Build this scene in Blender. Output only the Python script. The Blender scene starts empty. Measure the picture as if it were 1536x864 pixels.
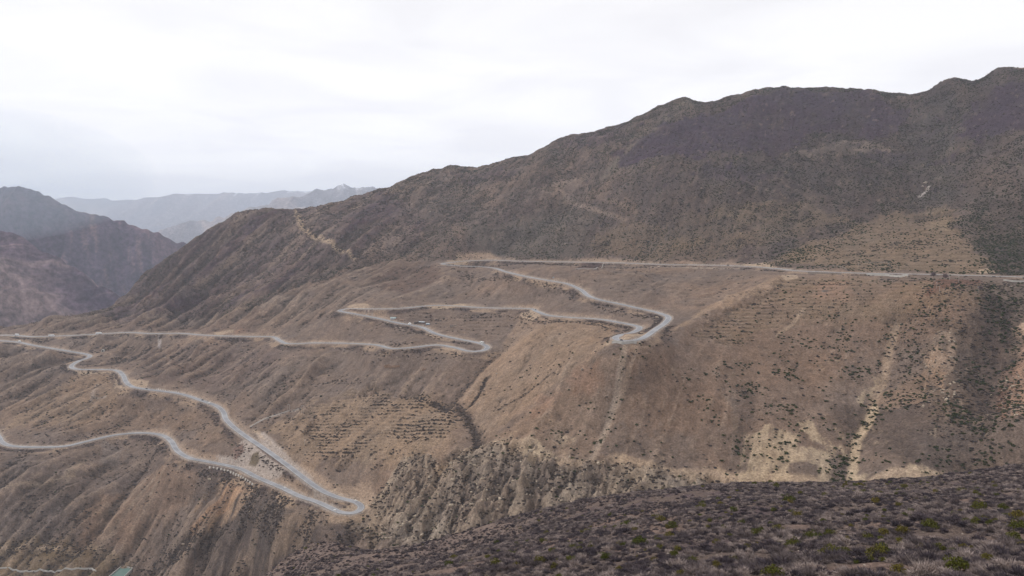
import bpy, bmesh, math, random
import numpy as np
from mathutils import Vector, Matrix

scene = bpy.context.scene
random.seed(7)
rng = np.random.default_rng(11)

# ------------------------------------------------------------------ camera
F, CU, CV = 1195.0, 768.0, 432.0
PITCH = math.radians(4.88)
cam_data = bpy.data.cameras.new('camera')
cam_data.sensor_width = 36.0
cam_data.lens = 36.0 * F / 1536.0
cam_data.clip_start = 0.5
cam_data.clip_end = 120000.0
cam = bpy.data.objects.new('camera', cam_data)
cam.rotation_euler = (math.radians(90) - PITCH, 0, 0)
scene.collection.objects.link(cam)
scene.camera = cam

# ------------------------------------------------------------------ sky and sun
SUN_EL, SUN_AZ = 38.0, -72.0          # degrees; azimuth measured from +Y, negative = left
world = bpy.data.worlds.new('World')
scene.world = world
world.use_nodes = True
nt = world.node_tree
nt.nodes.clear()
def wn(t, **k):
    n = nt.nodes.new(t)
    for a, b in k.items():
        setattr(n, a, b)
    return n
out = wn('ShaderNodeOutputWorld')
bg = wn('ShaderNodeBackground')
bg.inputs['Strength'].default_value = 0.1
sky = wn('ShaderNodeTexSky', sky_type='NISHITA')
sky.sun_disc = False
sky.sun_elevation = math.radians(SUN_EL)
sky.sun_rotation = math.radians(SUN_AZ)
sky.altitude = 3500
sky.air_density = 1.0
sky.dust_density = 2.0
tc = wn('ShaderNodeTexCoord')
sep = wn('ShaderNodeSeparateXYZ')
nt.links.new(tc.outputs['Generated'], sep.inputs[0])
# project the view direction on a cloud deck: (x, y) / (z + c)
zc = wn('ShaderNodeMath', operation='MAXIMUM'); zc.inputs[1].default_value = 0.0
nt.links.new(sep.outputs['Z'], zc.inputs[0])
za = wn('ShaderNodeMath', operation='ADD'); za.inputs[1].default_value = 0.10
nt.links.new(zc.outputs[0], za.inputs[0])
dx = wn('ShaderNodeMath', operation='DIVIDE'); dy = wn('ShaderNodeMath', operation='DIVIDE')
nt.links.new(sep.outputs['X'], dx.inputs[0]); nt.links.new(za.outputs[0], dx.inputs[1])
nt.links.new(sep.outputs['Y'], dy.inputs[0]); nt.links.new(za.outputs[0], dy.inputs[1])
cmb = wn('ShaderNodeCombineXYZ')
nt.links.new(dx.outputs[0], cmb.inputs[0]); nt.links.new(dy.outputs[0], cmb.inputs[1])
nz = wn('ShaderNodeTexNoise')
nz.inputs['Scale'].default_value = 1.1
nz.inputs['Detail'].default_value = 6
nz.inputs['Roughness'].default_value = 0.5
nz.inputs['Distortion'].default_value = 0.5
nt.links.new(cmb.outputs[0], nz.inputs['Vector'])
ramp = wn('ShaderNodeValToRGB')
ramp.color_ramp.elements[0].position = 0.33
ramp.color_ramp.elements[0].color = (8.25, 8.1, 8.3, 1)
ramp.color_ramp.elements[1].position = 0.60
ramp.color_ramp.elements[1].color = (9.35, 9.2, 9.25, 1)
nt.links.new(nz.outputs['Fac'], ramp.inputs[0])
mix = wn('ShaderNodeMixRGB')
mix.inputs[0].default_value = 0.97
nt.links.new(sky.outputs[0], mix.inputs[1])
hz = wn('ShaderNodeMapRange')                      # cloud deck a little brighter toward the horizon
hz.inputs['From Min'].default_value = 0.0; hz.inputs['From Max'].default_value = 0.30
hz.inputs['To Min'].default_value = 1.34; hz.inputs['To Max'].default_value = 1.0
nt.links.new(sep.outputs['Z'], hz.inputs['Value'])
hs = wn('ShaderNodeVectorMath', operation='SCALE')
nt.links.new(ramp.outputs[0], hs.inputs[0]); nt.links.new(hz.outputs[0], hs.inputs['Scale'])
nt.links.new(hs.outputs[0], mix.inputs[2])
nt.links.new(mix.outputs[0], bg.inputs[0])
nt.links.new(bg.outputs[0], out.inputs[0])

sun_data = bpy.data.lights.new('sun', 'SUN')
sun_data.energy = 1.5
sun_data.angle = math.radians(10)
sun_data.color = (1.0, 0.95, 0.88)
sun = bpy.data.objects.new('sun', sun_data)
az, el = math.radians(SUN_AZ), math.radians(SUN_EL)
to_sun = Vector((math.sin(az) * math.cos(el), math.cos(az) * math.cos(el), math.sin(el)))
sun.rotation_euler = to_sun.to_track_quat('Z', 'Y').to_euler()
sun.location = (0, 0, 900)
scene.collection.objects.link(sun)

scene.view_settings.view_transform = 'Standard'
scene.view_settings.look = 'None'
scene.view_settings.exposure = 0.18
scene.view_settings.gamma = 1.0
scene.cycles.volume_bounces = 4
scene.cycles.max_bounces = 4
scene.cycles.diffuse_bounces = 2
scene.cycles.use_denoising = True

# ------------------------------------------------------------------ helpers
CP, SP = math.cos(PITCH), math.sin(PITCH)
def ray(u, v):
    cx = (u - CU) / F
    cy = -(v - CV) / F
    return cx, CP + SP * cy, -SP + CP * cy
def at_y(u, v, Y):
    a, b, c = ray(u, v)
    return (a * Y / b, Y, c * Y / b)
def at_z(u, v, z):
    a, b, c = ray(u, v)
    return (a * z / c, b * z / c, z)
def project(X, Y, Z):
    d = CP * Y - SP * Z
    return CU + F * X / d, CV - F * (SP * Y + CP * Z) / d

_tab = rng.random((256, 256))
def vnoise(x, y, seed=0):
    x = x + seed * 37.17; y = y + seed * 91.73
    xi = np.floor(x).astype(np.int64); yi = np.floor(y).astype(np.int64)
    fx = x - xi; fy = y - yi
    fx = fx * fx * fx * (fx * (fx * 6 - 15) + 10); fy = fy * fy * fy * (fy * (fy * 6 - 15) + 10)
    x0 = xi & 255; x1 = (xi + 1) & 255; y0 = yi & 255; y1 = (yi + 1) & 255
    a = _tab[x0, y0]; b = _tab[x1, y0]; c = _tab[x0, y1]; d = _tab[x1, y1]
    return (a + (b - a) * fx) * (1 - fy) + (c + (d - c) * fx) * fy
def fbm(x, y, octv=4, seed=0, gain=0.5):
    s = 0; a = 1; t = 0
    for i in range(octv):
        ca, sa = math.cos(i * 1.1), math.sin(i * 1.1)
        s = s + a * (vnoise((x * ca - y * sa), (x * sa + y * ca), seed + i * 3) - 0.5)
        t += a; a *= gain; x = x * 2.03; y = y * 2.03
    return s / t * 2          # about -1..1
def ridged(x, y, octv=4, seed=0, gain=0.5):
    s = 0; a = 1; t = 0
    for i in range(octv):
        n = 1 - np.abs(2 * vnoise(x, y, seed + i * 5) - 1)
        s = s + a * n * n
        t += a; a *= gain; x = x * 2.1 + 3.1; y = y * 2.1 + 1.7
    return s / t              # 0..1, 1 on the crests
def sstep(a, b, x):
    t = np.clip((x - a) / (b - a), 0, 1)
    return t * t * (3 - 2 * t)
def lin(r, g, b):
    f = lambda c: ((c / 255 + 0.055) / 1.055) ** 2.4 if c > 10 else c / 255 / 12.92
    return np.array([f(r), f(g), f(b)])

class RBF:
    def __init__(self, P, c=70.0, smooth=0.0):
        P = np.array(P, float)
        self.xy = P[:, :2]; self.c = c
        n = len(P)
        A = self.phi(self.xy[:, None, :] - self.xy[None, :, :])
        M = np.zeros((n + 3, n + 3))
        M[:n, :n] = A - np.eye(n) * smooth
        M[:n, n] = 1; M[:n, n + 1:] = self.xy / 1000; M[n, :n] = 1; M[n + 1:, :n] = self.xy.T / 1000
        r = np.zeros(n + 3); r[:n] = P[:, 2]
        self.w = np.linalg.solve(M, r)
    def phi(self, d):
        return np.sqrt((d ** 2).sum(-1) + self.c ** 2)
    def __call__(self, X, Y):
        sh = X.shape; X = X.ravel(); Y = Y.ravel()
        o = np.empty(len(X)); n = len(self.xy)
        for i in range(0, len(X), 20000):
            x = X[i:i + 20000]; y = Y[i:i + 20000]
            D = np.sqrt((x[:, None] - self.xy[None, :, 0]) ** 2 + (y[:, None] - self.xy[None, :, 1]) ** 2 + self.c ** 2)
            o[i:i + 20000] = D @ self.w[:n] + self.w[n] + self.w[n + 1] * x / 1000 + self.w[n + 2] * y / 1000
        return o.reshape(sh)

def tag(o, label=None, cat=None, group=None, kind=None):
    if label: o['label'] = label
    if cat: o['category'] = cat
    if group: o['group'] = group
    if kind: o['kind'] = kind
    return o
def link(name, me, mat=None, parent=None, loc=None):
    o = bpy.data.objects.new(name, me)
    scene.collection.objects.link(o)
    if mat is not None and me is not None and len(me.materials) == 0: me.materials.append(mat)
    if parent is not None: o.parent = parent
    if loc is not None: o.location = loc
    return o
def empty(name, loc, rz=0.0):
    o = bpy.data.objects.new(name, None)
    o.empty_display_size = 1
    o.location = loc; o.rotation_euler = (0, 0, rz)
    scene.collection.objects.link(o)
    return o
def grid_mesh(name, X, Y, Z, col=None, keep=None):
    ny, nx = X.shape
    me = bpy.data.meshes.new(name)
    V = np.stack([X, Y, Z], -1).reshape(-1, 3).astype(np.float32)
    idx = np.arange(ny * nx).reshape(ny, nx)
    q = np.stack([idx[:-1, :-1], idx[:-1, 1:], idx[1:, 1:], idx[1:, :-1]], -1).reshape(-1, 4)
    if keep is not None:
        k = (keep[:-1, :-1] | keep[1:, 1:]).reshape(-1); q = q[k]
    me.vertices.add(len(V)); me.vertices.foreach_set('co', V.ravel())
    me.loops.add(q.size); me.loops.foreach_set('vertex_index', q.ravel().astype(np.int32))
    me.polygons.add(len(q))
    me.polygons.foreach_set('loop_start', np.arange(0, q.size, 4, dtype=np.int32))
    me.polygons.foreach_set('use_smooth', np.ones(len(q), bool))
    me.update(calc_edges=True)
    if col is not None:
        a = me.color_attributes.new('Col', 'FLOAT_COLOR', 'POINT')
        c = np.ones((len(V), 4), np.float32); c[:, :3] = col.reshape(-1, 3)
        a.data.foreach_set('color', c.ravel())
    return me
def py_mesh(name, verts, faces, smooth=False):
    me = bpy.data.meshes.new(name)
    me.from_pydata([tuple(v) for v in verts], [], [tuple(f) for f in faces])
    if smooth:
        me.polygons.foreach_set('use_smooth', [True] * len(me.polygons))
    me.update()
    return me

def mat_simple(name, col, rough=0.8, metallic=0.0, noise=0.0, nscale=5.0, spec=0.3):
    m = bpy.data.materials.new(name); m.use_nodes = True
    t = m.node_tree; b = t.nodes['Principled BSDF']
    b.inputs['Roughness'].default_value = rough
    b.inputs['Metallic'].default_value = metallic
    b.inputs['Specular IOR Level'].default_value = spec
    b.inputs['Base Color'].default_value = (*col, 1)
    if noise > 0:
        tcn = t.nodes.new('ShaderNodeTexCoord'); n = t.nodes.new('ShaderNodeTexNoise')
        n.inputs['Scale'].default_value = nscale; n.inputs['Detail'].default_value = 4
        t.links.new(tcn.outputs['Object'], n.inputs['Vector'])
        r = t.nodes.new('ShaderNodeValToRGB')
        r.color_ramp.elements[0].position = 0.3; r.color_ramp.elements[1].position = 0.7
        r.color_ramp.elements[0].color = (*[c * (1 - noise) for c in col], 1)
        r.color_ramp.elements[1].color = (*[min(1, c * (1 + noise)) for c in col], 1)
        t.links.new(n.outputs['Fac'], r.inputs[0]); t.links.new(r.outputs[0], b.inputs['Base Color'])
    return m

def mat_ground(name, scales, amps, bump_scale, bump_dist, rough=1.0):
    """Colour from the mesh, broken up by world-space noises; bump from the same."""
    m = bpy.data.materials.new(name); m.use_nodes = True
    t = m.node_tree; b = t.nodes['Principled BSDF']
    b.inputs['Roughness'].default_value = rough
    b.inputs['Specular IOR Level'].default_value = 0.08
    at = t.nodes.new('ShaderNodeAttribute'); at.attribute_name = 'Col'
    g = t.nodes.new('ShaderNodeNewGeometry')
    cur = at.outputs['Color']
    for s, a in zip(scales, amps):
        n = t.nodes.new('ShaderNodeTexNoise'); n.inputs['Scale'].default_value = s
        n.inputs['Detail'].default_value = 5; n.inputs['Roughness'].default_value = 0.65
        t.links.new(g.outputs['Position'], n.inputs['Vector'])
        mr = t.nodes.new('ShaderNodeMapRange')
        mr.inputs['From Min'].default_value = 0.3; mr.inputs['From Max'].default_value = 0.7
        mr.inputs['To Min'].default_value = 1 - a; mr.inputs['To Max'].default_value = 1 + a
        t.links.new(n.outputs['Fac'], mr.inputs['Value'])
        vm = t.nodes.new('ShaderNodeVectorMath'); vm.operation = 'SCALE'
        t.links.new(cur, vm.inputs[0]); t.links.new(mr.outputs[0], vm.inputs['Scale'])
        cur = vm.outputs[0]
    t.links.new(cur, b.inputs['Base Color'])
    n = t.nodes.new('ShaderNodeTexNoise'); n.inputs['Scale'].default_value = bump_scale
    n.inputs['Detail'].default_value = 6; n.inputs['Roughness'].default_value = 0.7
    t.links.new(g.outputs['Position'], n.inputs['Vector'])
    bp = t.nodes.new('ShaderNodeBump'); bp.inputs['Distance'].default_value = bump_dist
    bp.inputs['Strength'].default_value = 1.0
    t.links.new(n.outputs['Fac'], bp.inputs['Height']); t.links.new(bp.outputs[0], b.inputs['Normal'])
    return m

# ------------------------------------------------------------------ the road, (u, v, z)
ROAD = [(1640,418,-78),(1590,417,-80),(1536,415.7,-82),(1430,412.5,-84.5),(1300,410,-87.5),(1200,406.5,-90.5),(1170,403.5,-91.5),(1130,400,-92.8),
 (1060,397.7,-95),(1000,397,-97),(925,394.3,-99.5),(850,393,-102),(790,392,-103.6),(740,390.5,-105),(700,391.5,-107),(674,394,-108.5),(664,396.3,-109.2),
 (688,398.6,-110),(735,401,-111),(760,408,-112.5),(790,415,-115),(830,422,-119.5),(850,425.5,-122.5),(870,434,-129),(885,445,-134),(905,451,-137.5),
 (930,456,-140.5),(960,463,-144),(985,468.5,-147),(1002,475,-149),(998,484,-150.5),(985,493,-152),(966,506,-153.5),(953,510.5,-154.3),(935,511.5,-155),
 (923,508,-156),(929,503,-156.6),(945,500,-157.2),(957,495,-157.8),(957,489.5,-158.4),(930,484,-159.5),(900,479,-160.8),(860,476.5,-162.3),(825,473.5,-164),
 (805,467,-165.5),(795,463,-167),(760,462.5,-169),(720,461.5,-171),(690,459.3,-173.3),(650,458.3,-176),(600,462.6,-179),(560,463.5,-182),(522,463,-185),
 (508,466,-187.5),(525,469.5,-190.5),(560,476,-196),(600,485,-201),(630,490,-205),(655,501,-207),(690,509,-209),(718,514.5,-211),(731,520,-212),
 (724,526,-212.8),(705,527,-213.5),(680,521,-214.6),(655,517.5,-216),(620,521,-218.5),(590,523,-222),(565,517.5,-228),(520,515,-237),(470,514.5,-242),
 (433,515.5,-246),(420,511,-248),(408,505,-250),(384,505,-252),(310,503,-258),(270,500,-262),(230,500.5,-266),(190,498.8,-270),(150,501,-274),
 (100,503.5,-279),(50,505,-283),(20,503,-286),(-20,503,-288),(-52,504,-289),(-66,506.5,-290.5),(-50,509,-291.5),(-10,510.5,-292.5),
 (25,513,-294),(50,518,-296.5),(80,523,-299.5),(110,528,-302.5),(132,532,-304.5),(134,536,-306),(118,541.5,-308),(107,550,-310.5),(117,554,-312),
 (150,554.3,-314),(173,555.3,-315.5),(184,562,-317),(190,574,-319),(202,581,-320.5),(235,585.8,-322.5),(270,590.5,-325.5),(300,600,-329.5),(325,609,-333),
 (335,618,-335.5),(339,629,-338),(357,646,-342),(400,675.5,-348),(430,697,-352),(460,720,-356),(485,737,-359),(510,747,-361),(534,753,-362.5),
 (543,761,-364),(534,769,-365.5),(515,769.5,-366.3),(495,761.5,-367),(475,752.5,-367.7),(450,744.5,-368.5),(425,732.5,-369.3),(400,722,-370),
 (380,713,-370.6),(362,703.5,-371.2),(340,698,-371.8),(310,692,-372.5),(285,687.3,-373.2),(266,676,-374),(256,661,-375),(240,652,-376),(210,649.3,-377.2),
 (170,653,-378.5),(130,662,-380),(100,669,-381),(60,670.7,-382.5),(20,669.3,-384),(4,664,-385.5),(-2,655,-387),(-14,645,-388.5),(-60,640,-391),(-120,640,-394)]
def catmull(P, step):
    P = [np.array(p, float) for p in P]
    P = [2 * P[0] - P[1]] + P + [2 * P[-1] - P[-2]]
    o = []
    for i in range(1, len(P) - 2):
        a, b, c, d = P[i - 1:i + 3]
        n = max(2, int(np.linalg.norm(c - b) / step))
        # centripetal-like tangents limited by the segment length
        L = np.linalg.norm(c - b)
        m1 = (c - a) / (np.linalg.norm(c - b) + np.linalg.norm(b - a)) * L
        m2 = (d - b) / (np.linalg.norm(d - c) + np.linalg.norm(c - b)) * L
        for k in range(n):
            s = k / n
            o.append((2*s**3-3*s**2+1) * b + (s**3-2*s**2+s) * m1 + (-2*s**3+3*s**2) * c + (s**3-s**2) * m2)
    o.append(P[-2])
    return np.array(o)
def resample(P, step):
    seg = np.linalg.norm(np.diff(P[:, :2], axis=0), axis=1)
    L = np.concatenate([[0], np.cumsum(seg)])
    n = max(2, int(L[-1] / step))
    s = np.linspace(0, L[-1], n)
    return np.stack([np.interp(s, L, P[:, k]) for k in range(P.shape[1])], 1)
road_pts = np.array([at_z(*p) for p in ROAD])
road = resample(catmull(road_pts, 6), 4.0)
for _ in range(3):
    r2 = road.copy(); r2[1:-1] = (road[:-2] + 2 * road[1:-1] + road[2:]) / 4
    road = r2

# ------------------------------------------------------------------ main mountainside: control points (u, v, Y)
SIL = [(-120,492,2120),(0,486,2120),(60,483,2090),(120,480,2120),(170,462,2260),(225,412,2380),(280,370,2480),(330,340,2500),(390,325,2530),(440,316,2560),(530,296,2620),(590,275,2650),(640,254,2650),
       (720,248,2640),(800,228,2600),(850,205,2580),(930,188,2540),(990,160,2500),(1025,150,2480),(1060,154,2460),(1110,141,2440),(1165,132,2420),(1250,130,2380),(1330,136,2320),
       (1370,141,2280),(1400,130,2240),(1430,118,2200),(1450,124,2180),(1500,106,2120),(1536,104,2080),(1640,90,1990),(1760,70,1900)]
CTRL = [(1640,350,1350),(1640,250,1560),(1640,480,960),(1640,600,800),(1640,690,680),
 (1536,350,1440),(1536,250,1640),(1536,180,1830),(1420,180,2010),(1420,250,1830),(1420,320,1640),(1420,370,1420),(1300,350,1640),(1300,300,1800),(1300,240,1960),(1300,180,2150),
 (1150,350,1740),(1150,300,1880),(1150,240,2060),(1150,180,2260),(1000,350,1880),(1000,300,1960),(1000,240,2120),(1010,190,2320),
 (850,350,2060),(850,300,2200),(850,250,2320),(700,350,2170),(700,300,2380),(700,370,2110),(620,380,2080),(600,330,2320),(550,400,2020),(500,350,2230),(500,400,2060),(420,350,2350),
 (420,400,2150),(420,440,1960),(350,370,2380),(330,420,2180),(300,450,2080),(250,430,2260),(220,470,2080),(150,485,2010),(350,480,1860),(480,440,1830),(480,480,1680),(600,430,1790),(700,430,1740),(760,440,1600),(850,455,1420),
 (1050,430,1440),(1080,480,1180),(1180,440,1280),(1300,450,1130),(1420,450,1050),(1536,460,1020),(1536,520,950),(1536,600,850),(1536,660,765),(1640,720,640),
 (1430,520,1000),(1430,600,900),(1430,680,800),(1340,540,1020),(1300,600,945),(1270,700,830),(1200,520,1090),(1180,600,955),(1180,680,860),(1080,560,1030),(1060,640,920),(1100,700,850),
 (1000,540,1030),(960,600,960),(940,690,875),(880,600,980),(860,540,1050),(870,680,890),(800,500,1240),(790,560,1120),(780,620,1010),(800,668,920),(740,540,1270),(700,590,1150),(640,610,1170),(715,640,1030),(650,680,990),
 (620,560,1290),(540,560,1370),(600,630,1140),(560,700,1035),(480,640,1220),(480,600,1300),(430,560,1430),(420,630,1280),(350,560,1510),(300,550,1600),(250,540,1660),(180,530,1760),(60,560,1640),(0,560,1670),(80,610,1500),(0,620,1500),(200,610,1470),(260,620,1420),
 (-60,560,1700),(-120,600,1600),
 # gorge and badland below the scarp
 (850,720,850),(850,770,815),(760,720,880),(760,770,835),(700,740,890),(690,790,850),(650,790,870),(620,740,945),(600,790,900),(560,790,940),(1000,722,845),(1000,750,815),(1100,730,825),(1200,728,805),(1300,725,785),(1400,715,765),(1536,700,700),
 (500,790,960),(450,790,1000),(430,830,975),(380,760,1085),(350,810,1050),(300,740,1160),(280,790,1110),(250,850,1060),(200,720,1250),(200,780,1170),(180,830,1130),(180,856,1105),(120,720,1230),(100,780,1160),(80,820,1140),
 (60,850,1110),(0,730,1220),(0,800,1160),(0,850,1120),(-100,730,1230),(-100,850,1120),(300,840,1050),(240,830,1090),
 (0,900,1070),(200,900,1060),(350,900,1000),(500,850,930)]
pts = [at_y(*p) for p in SIL + CTRL]
for p in SIL:                                            # the mountain's far side
    x, y, z = at_y(*p)
    k = y + 330; pts.append((x / y * k, k, z - 120))
    k = y + 900; pts.append((x / y * k, k, z - 420))
for uu in range(500, 1701, 150):                         # the ravine floor behind the near slope
    for yy, zz in ((720, -330), (640, -345)):
        a, b, c = ray(uu, 600); pts.append((a / b * yy, yy, zz - (1200 - uu) * 0.03))
for uu in (-100, 100, 300): 
    a, b, c = ray(uu, 600); pts.append((a / b * 800, 800, -520))
pts += [tuple(p) for p in road_pts]
base_h = RBF(pts, c=55.0, smooth=2.0)

# fast lookup of the base surface
LX0, LX1, LY0, LY1, LD = -2600.0, 2600.0, 560.0, 3700.0, 8.0
lxs = np.arange(LX0, LX1 + LD, LD); lys = np.arange(LY0, LY1 + LD, LD)
_gx, _gy = np.meshgrid(lxs, lys)
LOOK = base_h(_gx, _gy)
def bil(T, x, y):
    fx = np.clip((x - LX0) / LD, 0, T.shape[1] - 1.001); fy = np.clip((y - LY0) / LD, 0, T.shape[0] - 1.001)
    i = fx.astype(int); j = fy.astype(int); fx = fx - i; fy = fy - j
    return (T[j, i] * (1 - fx) + T[j, i + 1] * fx) * (1 - fy) + (T[j + 1, i] * (1 - fx) + T[j + 1, i + 1] * fx) * fy
RAYY = np.arange(690.0, 3000.0, 3.0)
def hit(u, v):
    """first point of the smooth mountainside seen through pixel (u, v)"""
    a, b, c = ray(u, v)
    x = a / b * RAYY; z = c / b * RAYY
    d = z - bil(LOOK, x, RAYY)
    k = np.where(d < 0)[0]
    if len(k) == 0: i = int(np.argmin(d / RAYY))
    else: i = int(k[0])
    Y = RAYY[i]
    if len(k) and i > 0:
        Y = RAYY[i - 1] + 3.0 * d[i - 1] / (d[i - 1] - d[i] + 1e-9)
    x = a / b * Y
    return np.array([x, Y, float(bil(LOOK, np.array([x]), np.array([Y]))[0])])
def hits(pl): return np.array([hit(u, v) for u, v in pl])

# ------------------------------------------------------------------ the mountainside grid (denser near the viewer)
NT, Y0, Y1, RY = 960, 655.0, 3250.0, 0.0022
ts = np.linspace(-0.70, 0.73, NT)
NY = int(math.log(Y1 / Y0) / RY)
ys = Y0 * np.exp(np.arange(NY) * RY)
GX = ys[:, None] * ts[None, :]; GY = np.repeat(ys[:, None], NT, 1)
H0 = bil(LOOK, GX, GY)
H0 = (H0 + 0)                                             # smooth base
def window(xmin, xmax, ymin, ymax):
    j0 = max(0, int(np.searchsorted(ys, ymin)) - 1); j1 = min(NY, int(np.searchsorted(ys, ymax)) + 1)
    if j1 <= j0: return None
    ya, yb = ys[j0], ys[j1 - 1]
    tmin = min(xmin / ya, xmin / yb); tmax = max(xmax / ya, xmax / yb)
    i0 = max(0, int(np.searchsorted(ts, tmin)) - 1); i1 = min(NT, int(np.searchsorted(ts, tmax)) + 1)
    if i1 <= i0: return None
    return slice(j0, j1), slice(i0, i1)
def line_field(P, R):
    """distance to a 3-D polyline within R, height of the nearest point and the side (+ left)"""
    D = np.full(GX.shape, 1e6, np.float32); Zr = np.zeros(GX.shape, np.float32); S = np.zeros(GX.shape, np.float32)
    A = np.zeros(GX.shape, np.float32); acc = 0.0
    for a, b in zip(P[:-1], P[1:]):
        L = np.linalg.norm(b[:2] - a[:2])
        if L < 1e-6: continue
        w = window(min(a[0], b[0]) - R, max(a[0], b[0]) + R, min(a[1], b[1]) - R, max(a[1], b[1]) + R)
        if w is not None:
            px = GX[w] - a[0]; py = GY[w] - a[1]; ux, uy = (b[:2] - a[:2]) / L
            tt = np.clip((px * ux + py * uy) / L, 0, 1)
            ex = px - tt * L * ux; ey = py - tt * L * uy
            d = np.sqrt(ex * ex + ey * ey)
            m = d < D[w]
            dd = D[w]; dd[m] = d[m]; D[w] = dd
            zz = Zr[w]; zz[m] = (a[2] + (b[2] - a[2]) * tt)[m]; Zr[w] = zz
            ss = S[w]; ss[m] = np.sign(ux * py - uy * px)[m]; S[w] = ss
            aa = A[w]; aa[m] = (acc + tt * L)[m]; A[w] = aa
        acc += L
    return D, Zr, S, A
WARPX = fbm(GX / 60, GY / 60, 3, 40) * 14 + fbm(GX / 12, GY / 12, 2, 47) * 4
WARPY = fbm(GX / 60, GY / 60, 3, 60) * 14 + fbm(GX / 12, GY / 12, 2, 67) * 4
RAG = fbm(GX / 24, GY / 30, 5, 700, .72) * 1.5
def poly_mask(pl, feather=12.0, warp=1.0, rag=1.0):
    """soft mask of a patch outlined on the ground (outline given by what is seen there)"""
    P = hits(pl)[:, :2] if not isinstance(pl, np.ndarray) else pl[:, :2]
    M = np.zeros(GX.shape, np.float32)
    R = feather + 20 * warp
    w = window(P[:, 0].min() - R, P[:, 0].max() + R, P[:, 1].min() - R, P[:, 1].max() + R)
    if w is None: return M
    x = GX[w] + WARPX[w] * warp; y = GY[w] + WARPY[w] * warp
    D = np.full(x.shape, 1e9); ins = np.zeros(x.shape, bool)
    n = len(P)
    for i in range(n):
        a = P[i]; b = P[(i + 1) % n]
        e = b - a; L2 = (e ** 2).sum() + 1e-9
        px = x - a[0]; py = y - a[1]
        tt = np.clip((px * e[0] + py * e[1]) / L2, 0, 1)
        D = np.minimum(D, (px - tt * e[0]) ** 2 + (py - tt * e[1]) ** 2)
        c = ((a[1] > y) != (b[1] > y))
        with np.errstate(divide='ignore', invalid='ignore'):
            xi = a[0] + (y - a[1]) * (b[0] - a[0]) / (b[1] - a[1])
        ins ^= (c & (x < xi))
    D = np.sqrt(D); D[~ins] *= -1
    M[w] = sstep(-feather, feather, D) if rag == 0 else sstep(.28, .72, sstep(-feather * 1.6, feather * 1.6, D) + rag * .42 * RAG[w])
    return M
COL = np.zeros(GX.shape + (3,), np.float32)
def paint(mask, col, op=1.0):
    m = np.clip(mask * op, 0, 1)[..., None]
    COL[...] = COL * (1 - m) + np.asarray(col) * m

# --- relief
UPA = sstep(1700, 2100, GY)
Droad, Zroad, Sroad, Aroad = line_field(road, 130)
quiet = sstep(8, 75, Droad)                              # no relief right on the road
ridge_edge = sstep(0.0, 1.0, 1.0)
across = GX * 0.91 - GY * 0.41; along = GX * 0.41 + GY * 0.91      # fall line of the face
wa = fbm(GX / 420, GY / 420, 3, 5) * 70
amp_left = sstep(-0.05, -0.45, GX / GY) * sstep(1300, 1900, GY) + sstep(0.02, -0.35, GX / GY) * sstep(1500, 1000, GY)
spur = ridged((across + wa) / 185, (along + wa) / 900, 3, 2)
spur2 = ridged((across + wa * .7) / 62, (along) / 330, 3, 12)
spur3 = ridged((across + WARPX * .5) / 21, (along) / 110, 2, 22)
H = H0 + quiet * ((spur - 0.45) * (13 + 44 * amp_left) + (spur2 - 0.45) * (6 + 19 * amp_left) + (spur3 - .45) * (1.4 + 4.0 * amp_left) + fbm(GX / 14, GY / 18, 3, 35) * (.6 + 2.2 * amp_left)
                  + fbm(GX / 35, GY / 35, 5, 30, .6) * 2.4)
BAD = poly_mask([(560,740),(600,690),(650,685),(700,668),(760,668),(800,678),(850,690),(900,699),(960,700),(1010,712),(1060,716),(1110,722),(1110,760),(1000,760),(850,790),(700,820),(560,820),(535,790)], 10, .6)
BAD2 = poly_mask([(300,700),(350,730),(420,745),(500,775),(545,780),(560,800),(520,840),(420,880),(330,880),(230,850),(290,790),(330,750)], 14, 1)
bn = ridged((across + WARPX) / 38, (along + WARPY) / 105, 5, 80, 0.55)
H += BAD * (ridged((GX + WARPX) / 34, (GY + WARPY) / 24, 5, 930, .6) - .5) * 15 * sstep(14, 60, Droad)
H += (BAD * (bn - .5) * 22 + BAD2 * (bn - .5) * 13) * sstep(14, 60, Droad)
# terraces on the fan right of the lower loop and on the fields above the upper road
TER = poly_mask([(470,600),(560,585),(660,595),(700,640),(640,690),(540,700),(455,665)], 20, 1)
TER2 = poly_mask([(1180,418),(1300,418),(1500,425),(1480,470),(1330,480),(1200,480),(1080,520),(1040,500),(1120,455)], 20, 1)
TER3 = poly_mask([(1230,395),(1290,340),(1350,312),(1430,312),(1450,360),(1480,402),(1300,404)], 20, 1)
TER4 = poly_mask([(540,470),(640,467),(780,470),(760,500),(720,505),(640,485)], 10, .5)
TERS = np.maximum(np.maximum(TER, TER2), np.maximum(TER3, TER4))
H = H + (H0 - H) * TERS * .8
zz = H / GY * 1150 + fbm(GX / 45, GY / 45, 3, 90) * 3.0
sw = 4.8
ph = zz / sw - np.floor(zz / sw)
stepz = (sstep(0.0, 0.75, ph) * 0 + sstep(0.72, 1.0, ph)) - ph
H += TERS * stepz * 1.7 * sstep(9, 20, Droad)
EDGE = np.maximum(TER, .55 * TERS) * sstep(-.35, .25, fbm(GX / 38, GY / 22, 3, 915)) * np.exp(-((ph - 0.86) / 0.13) ** 2)

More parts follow.
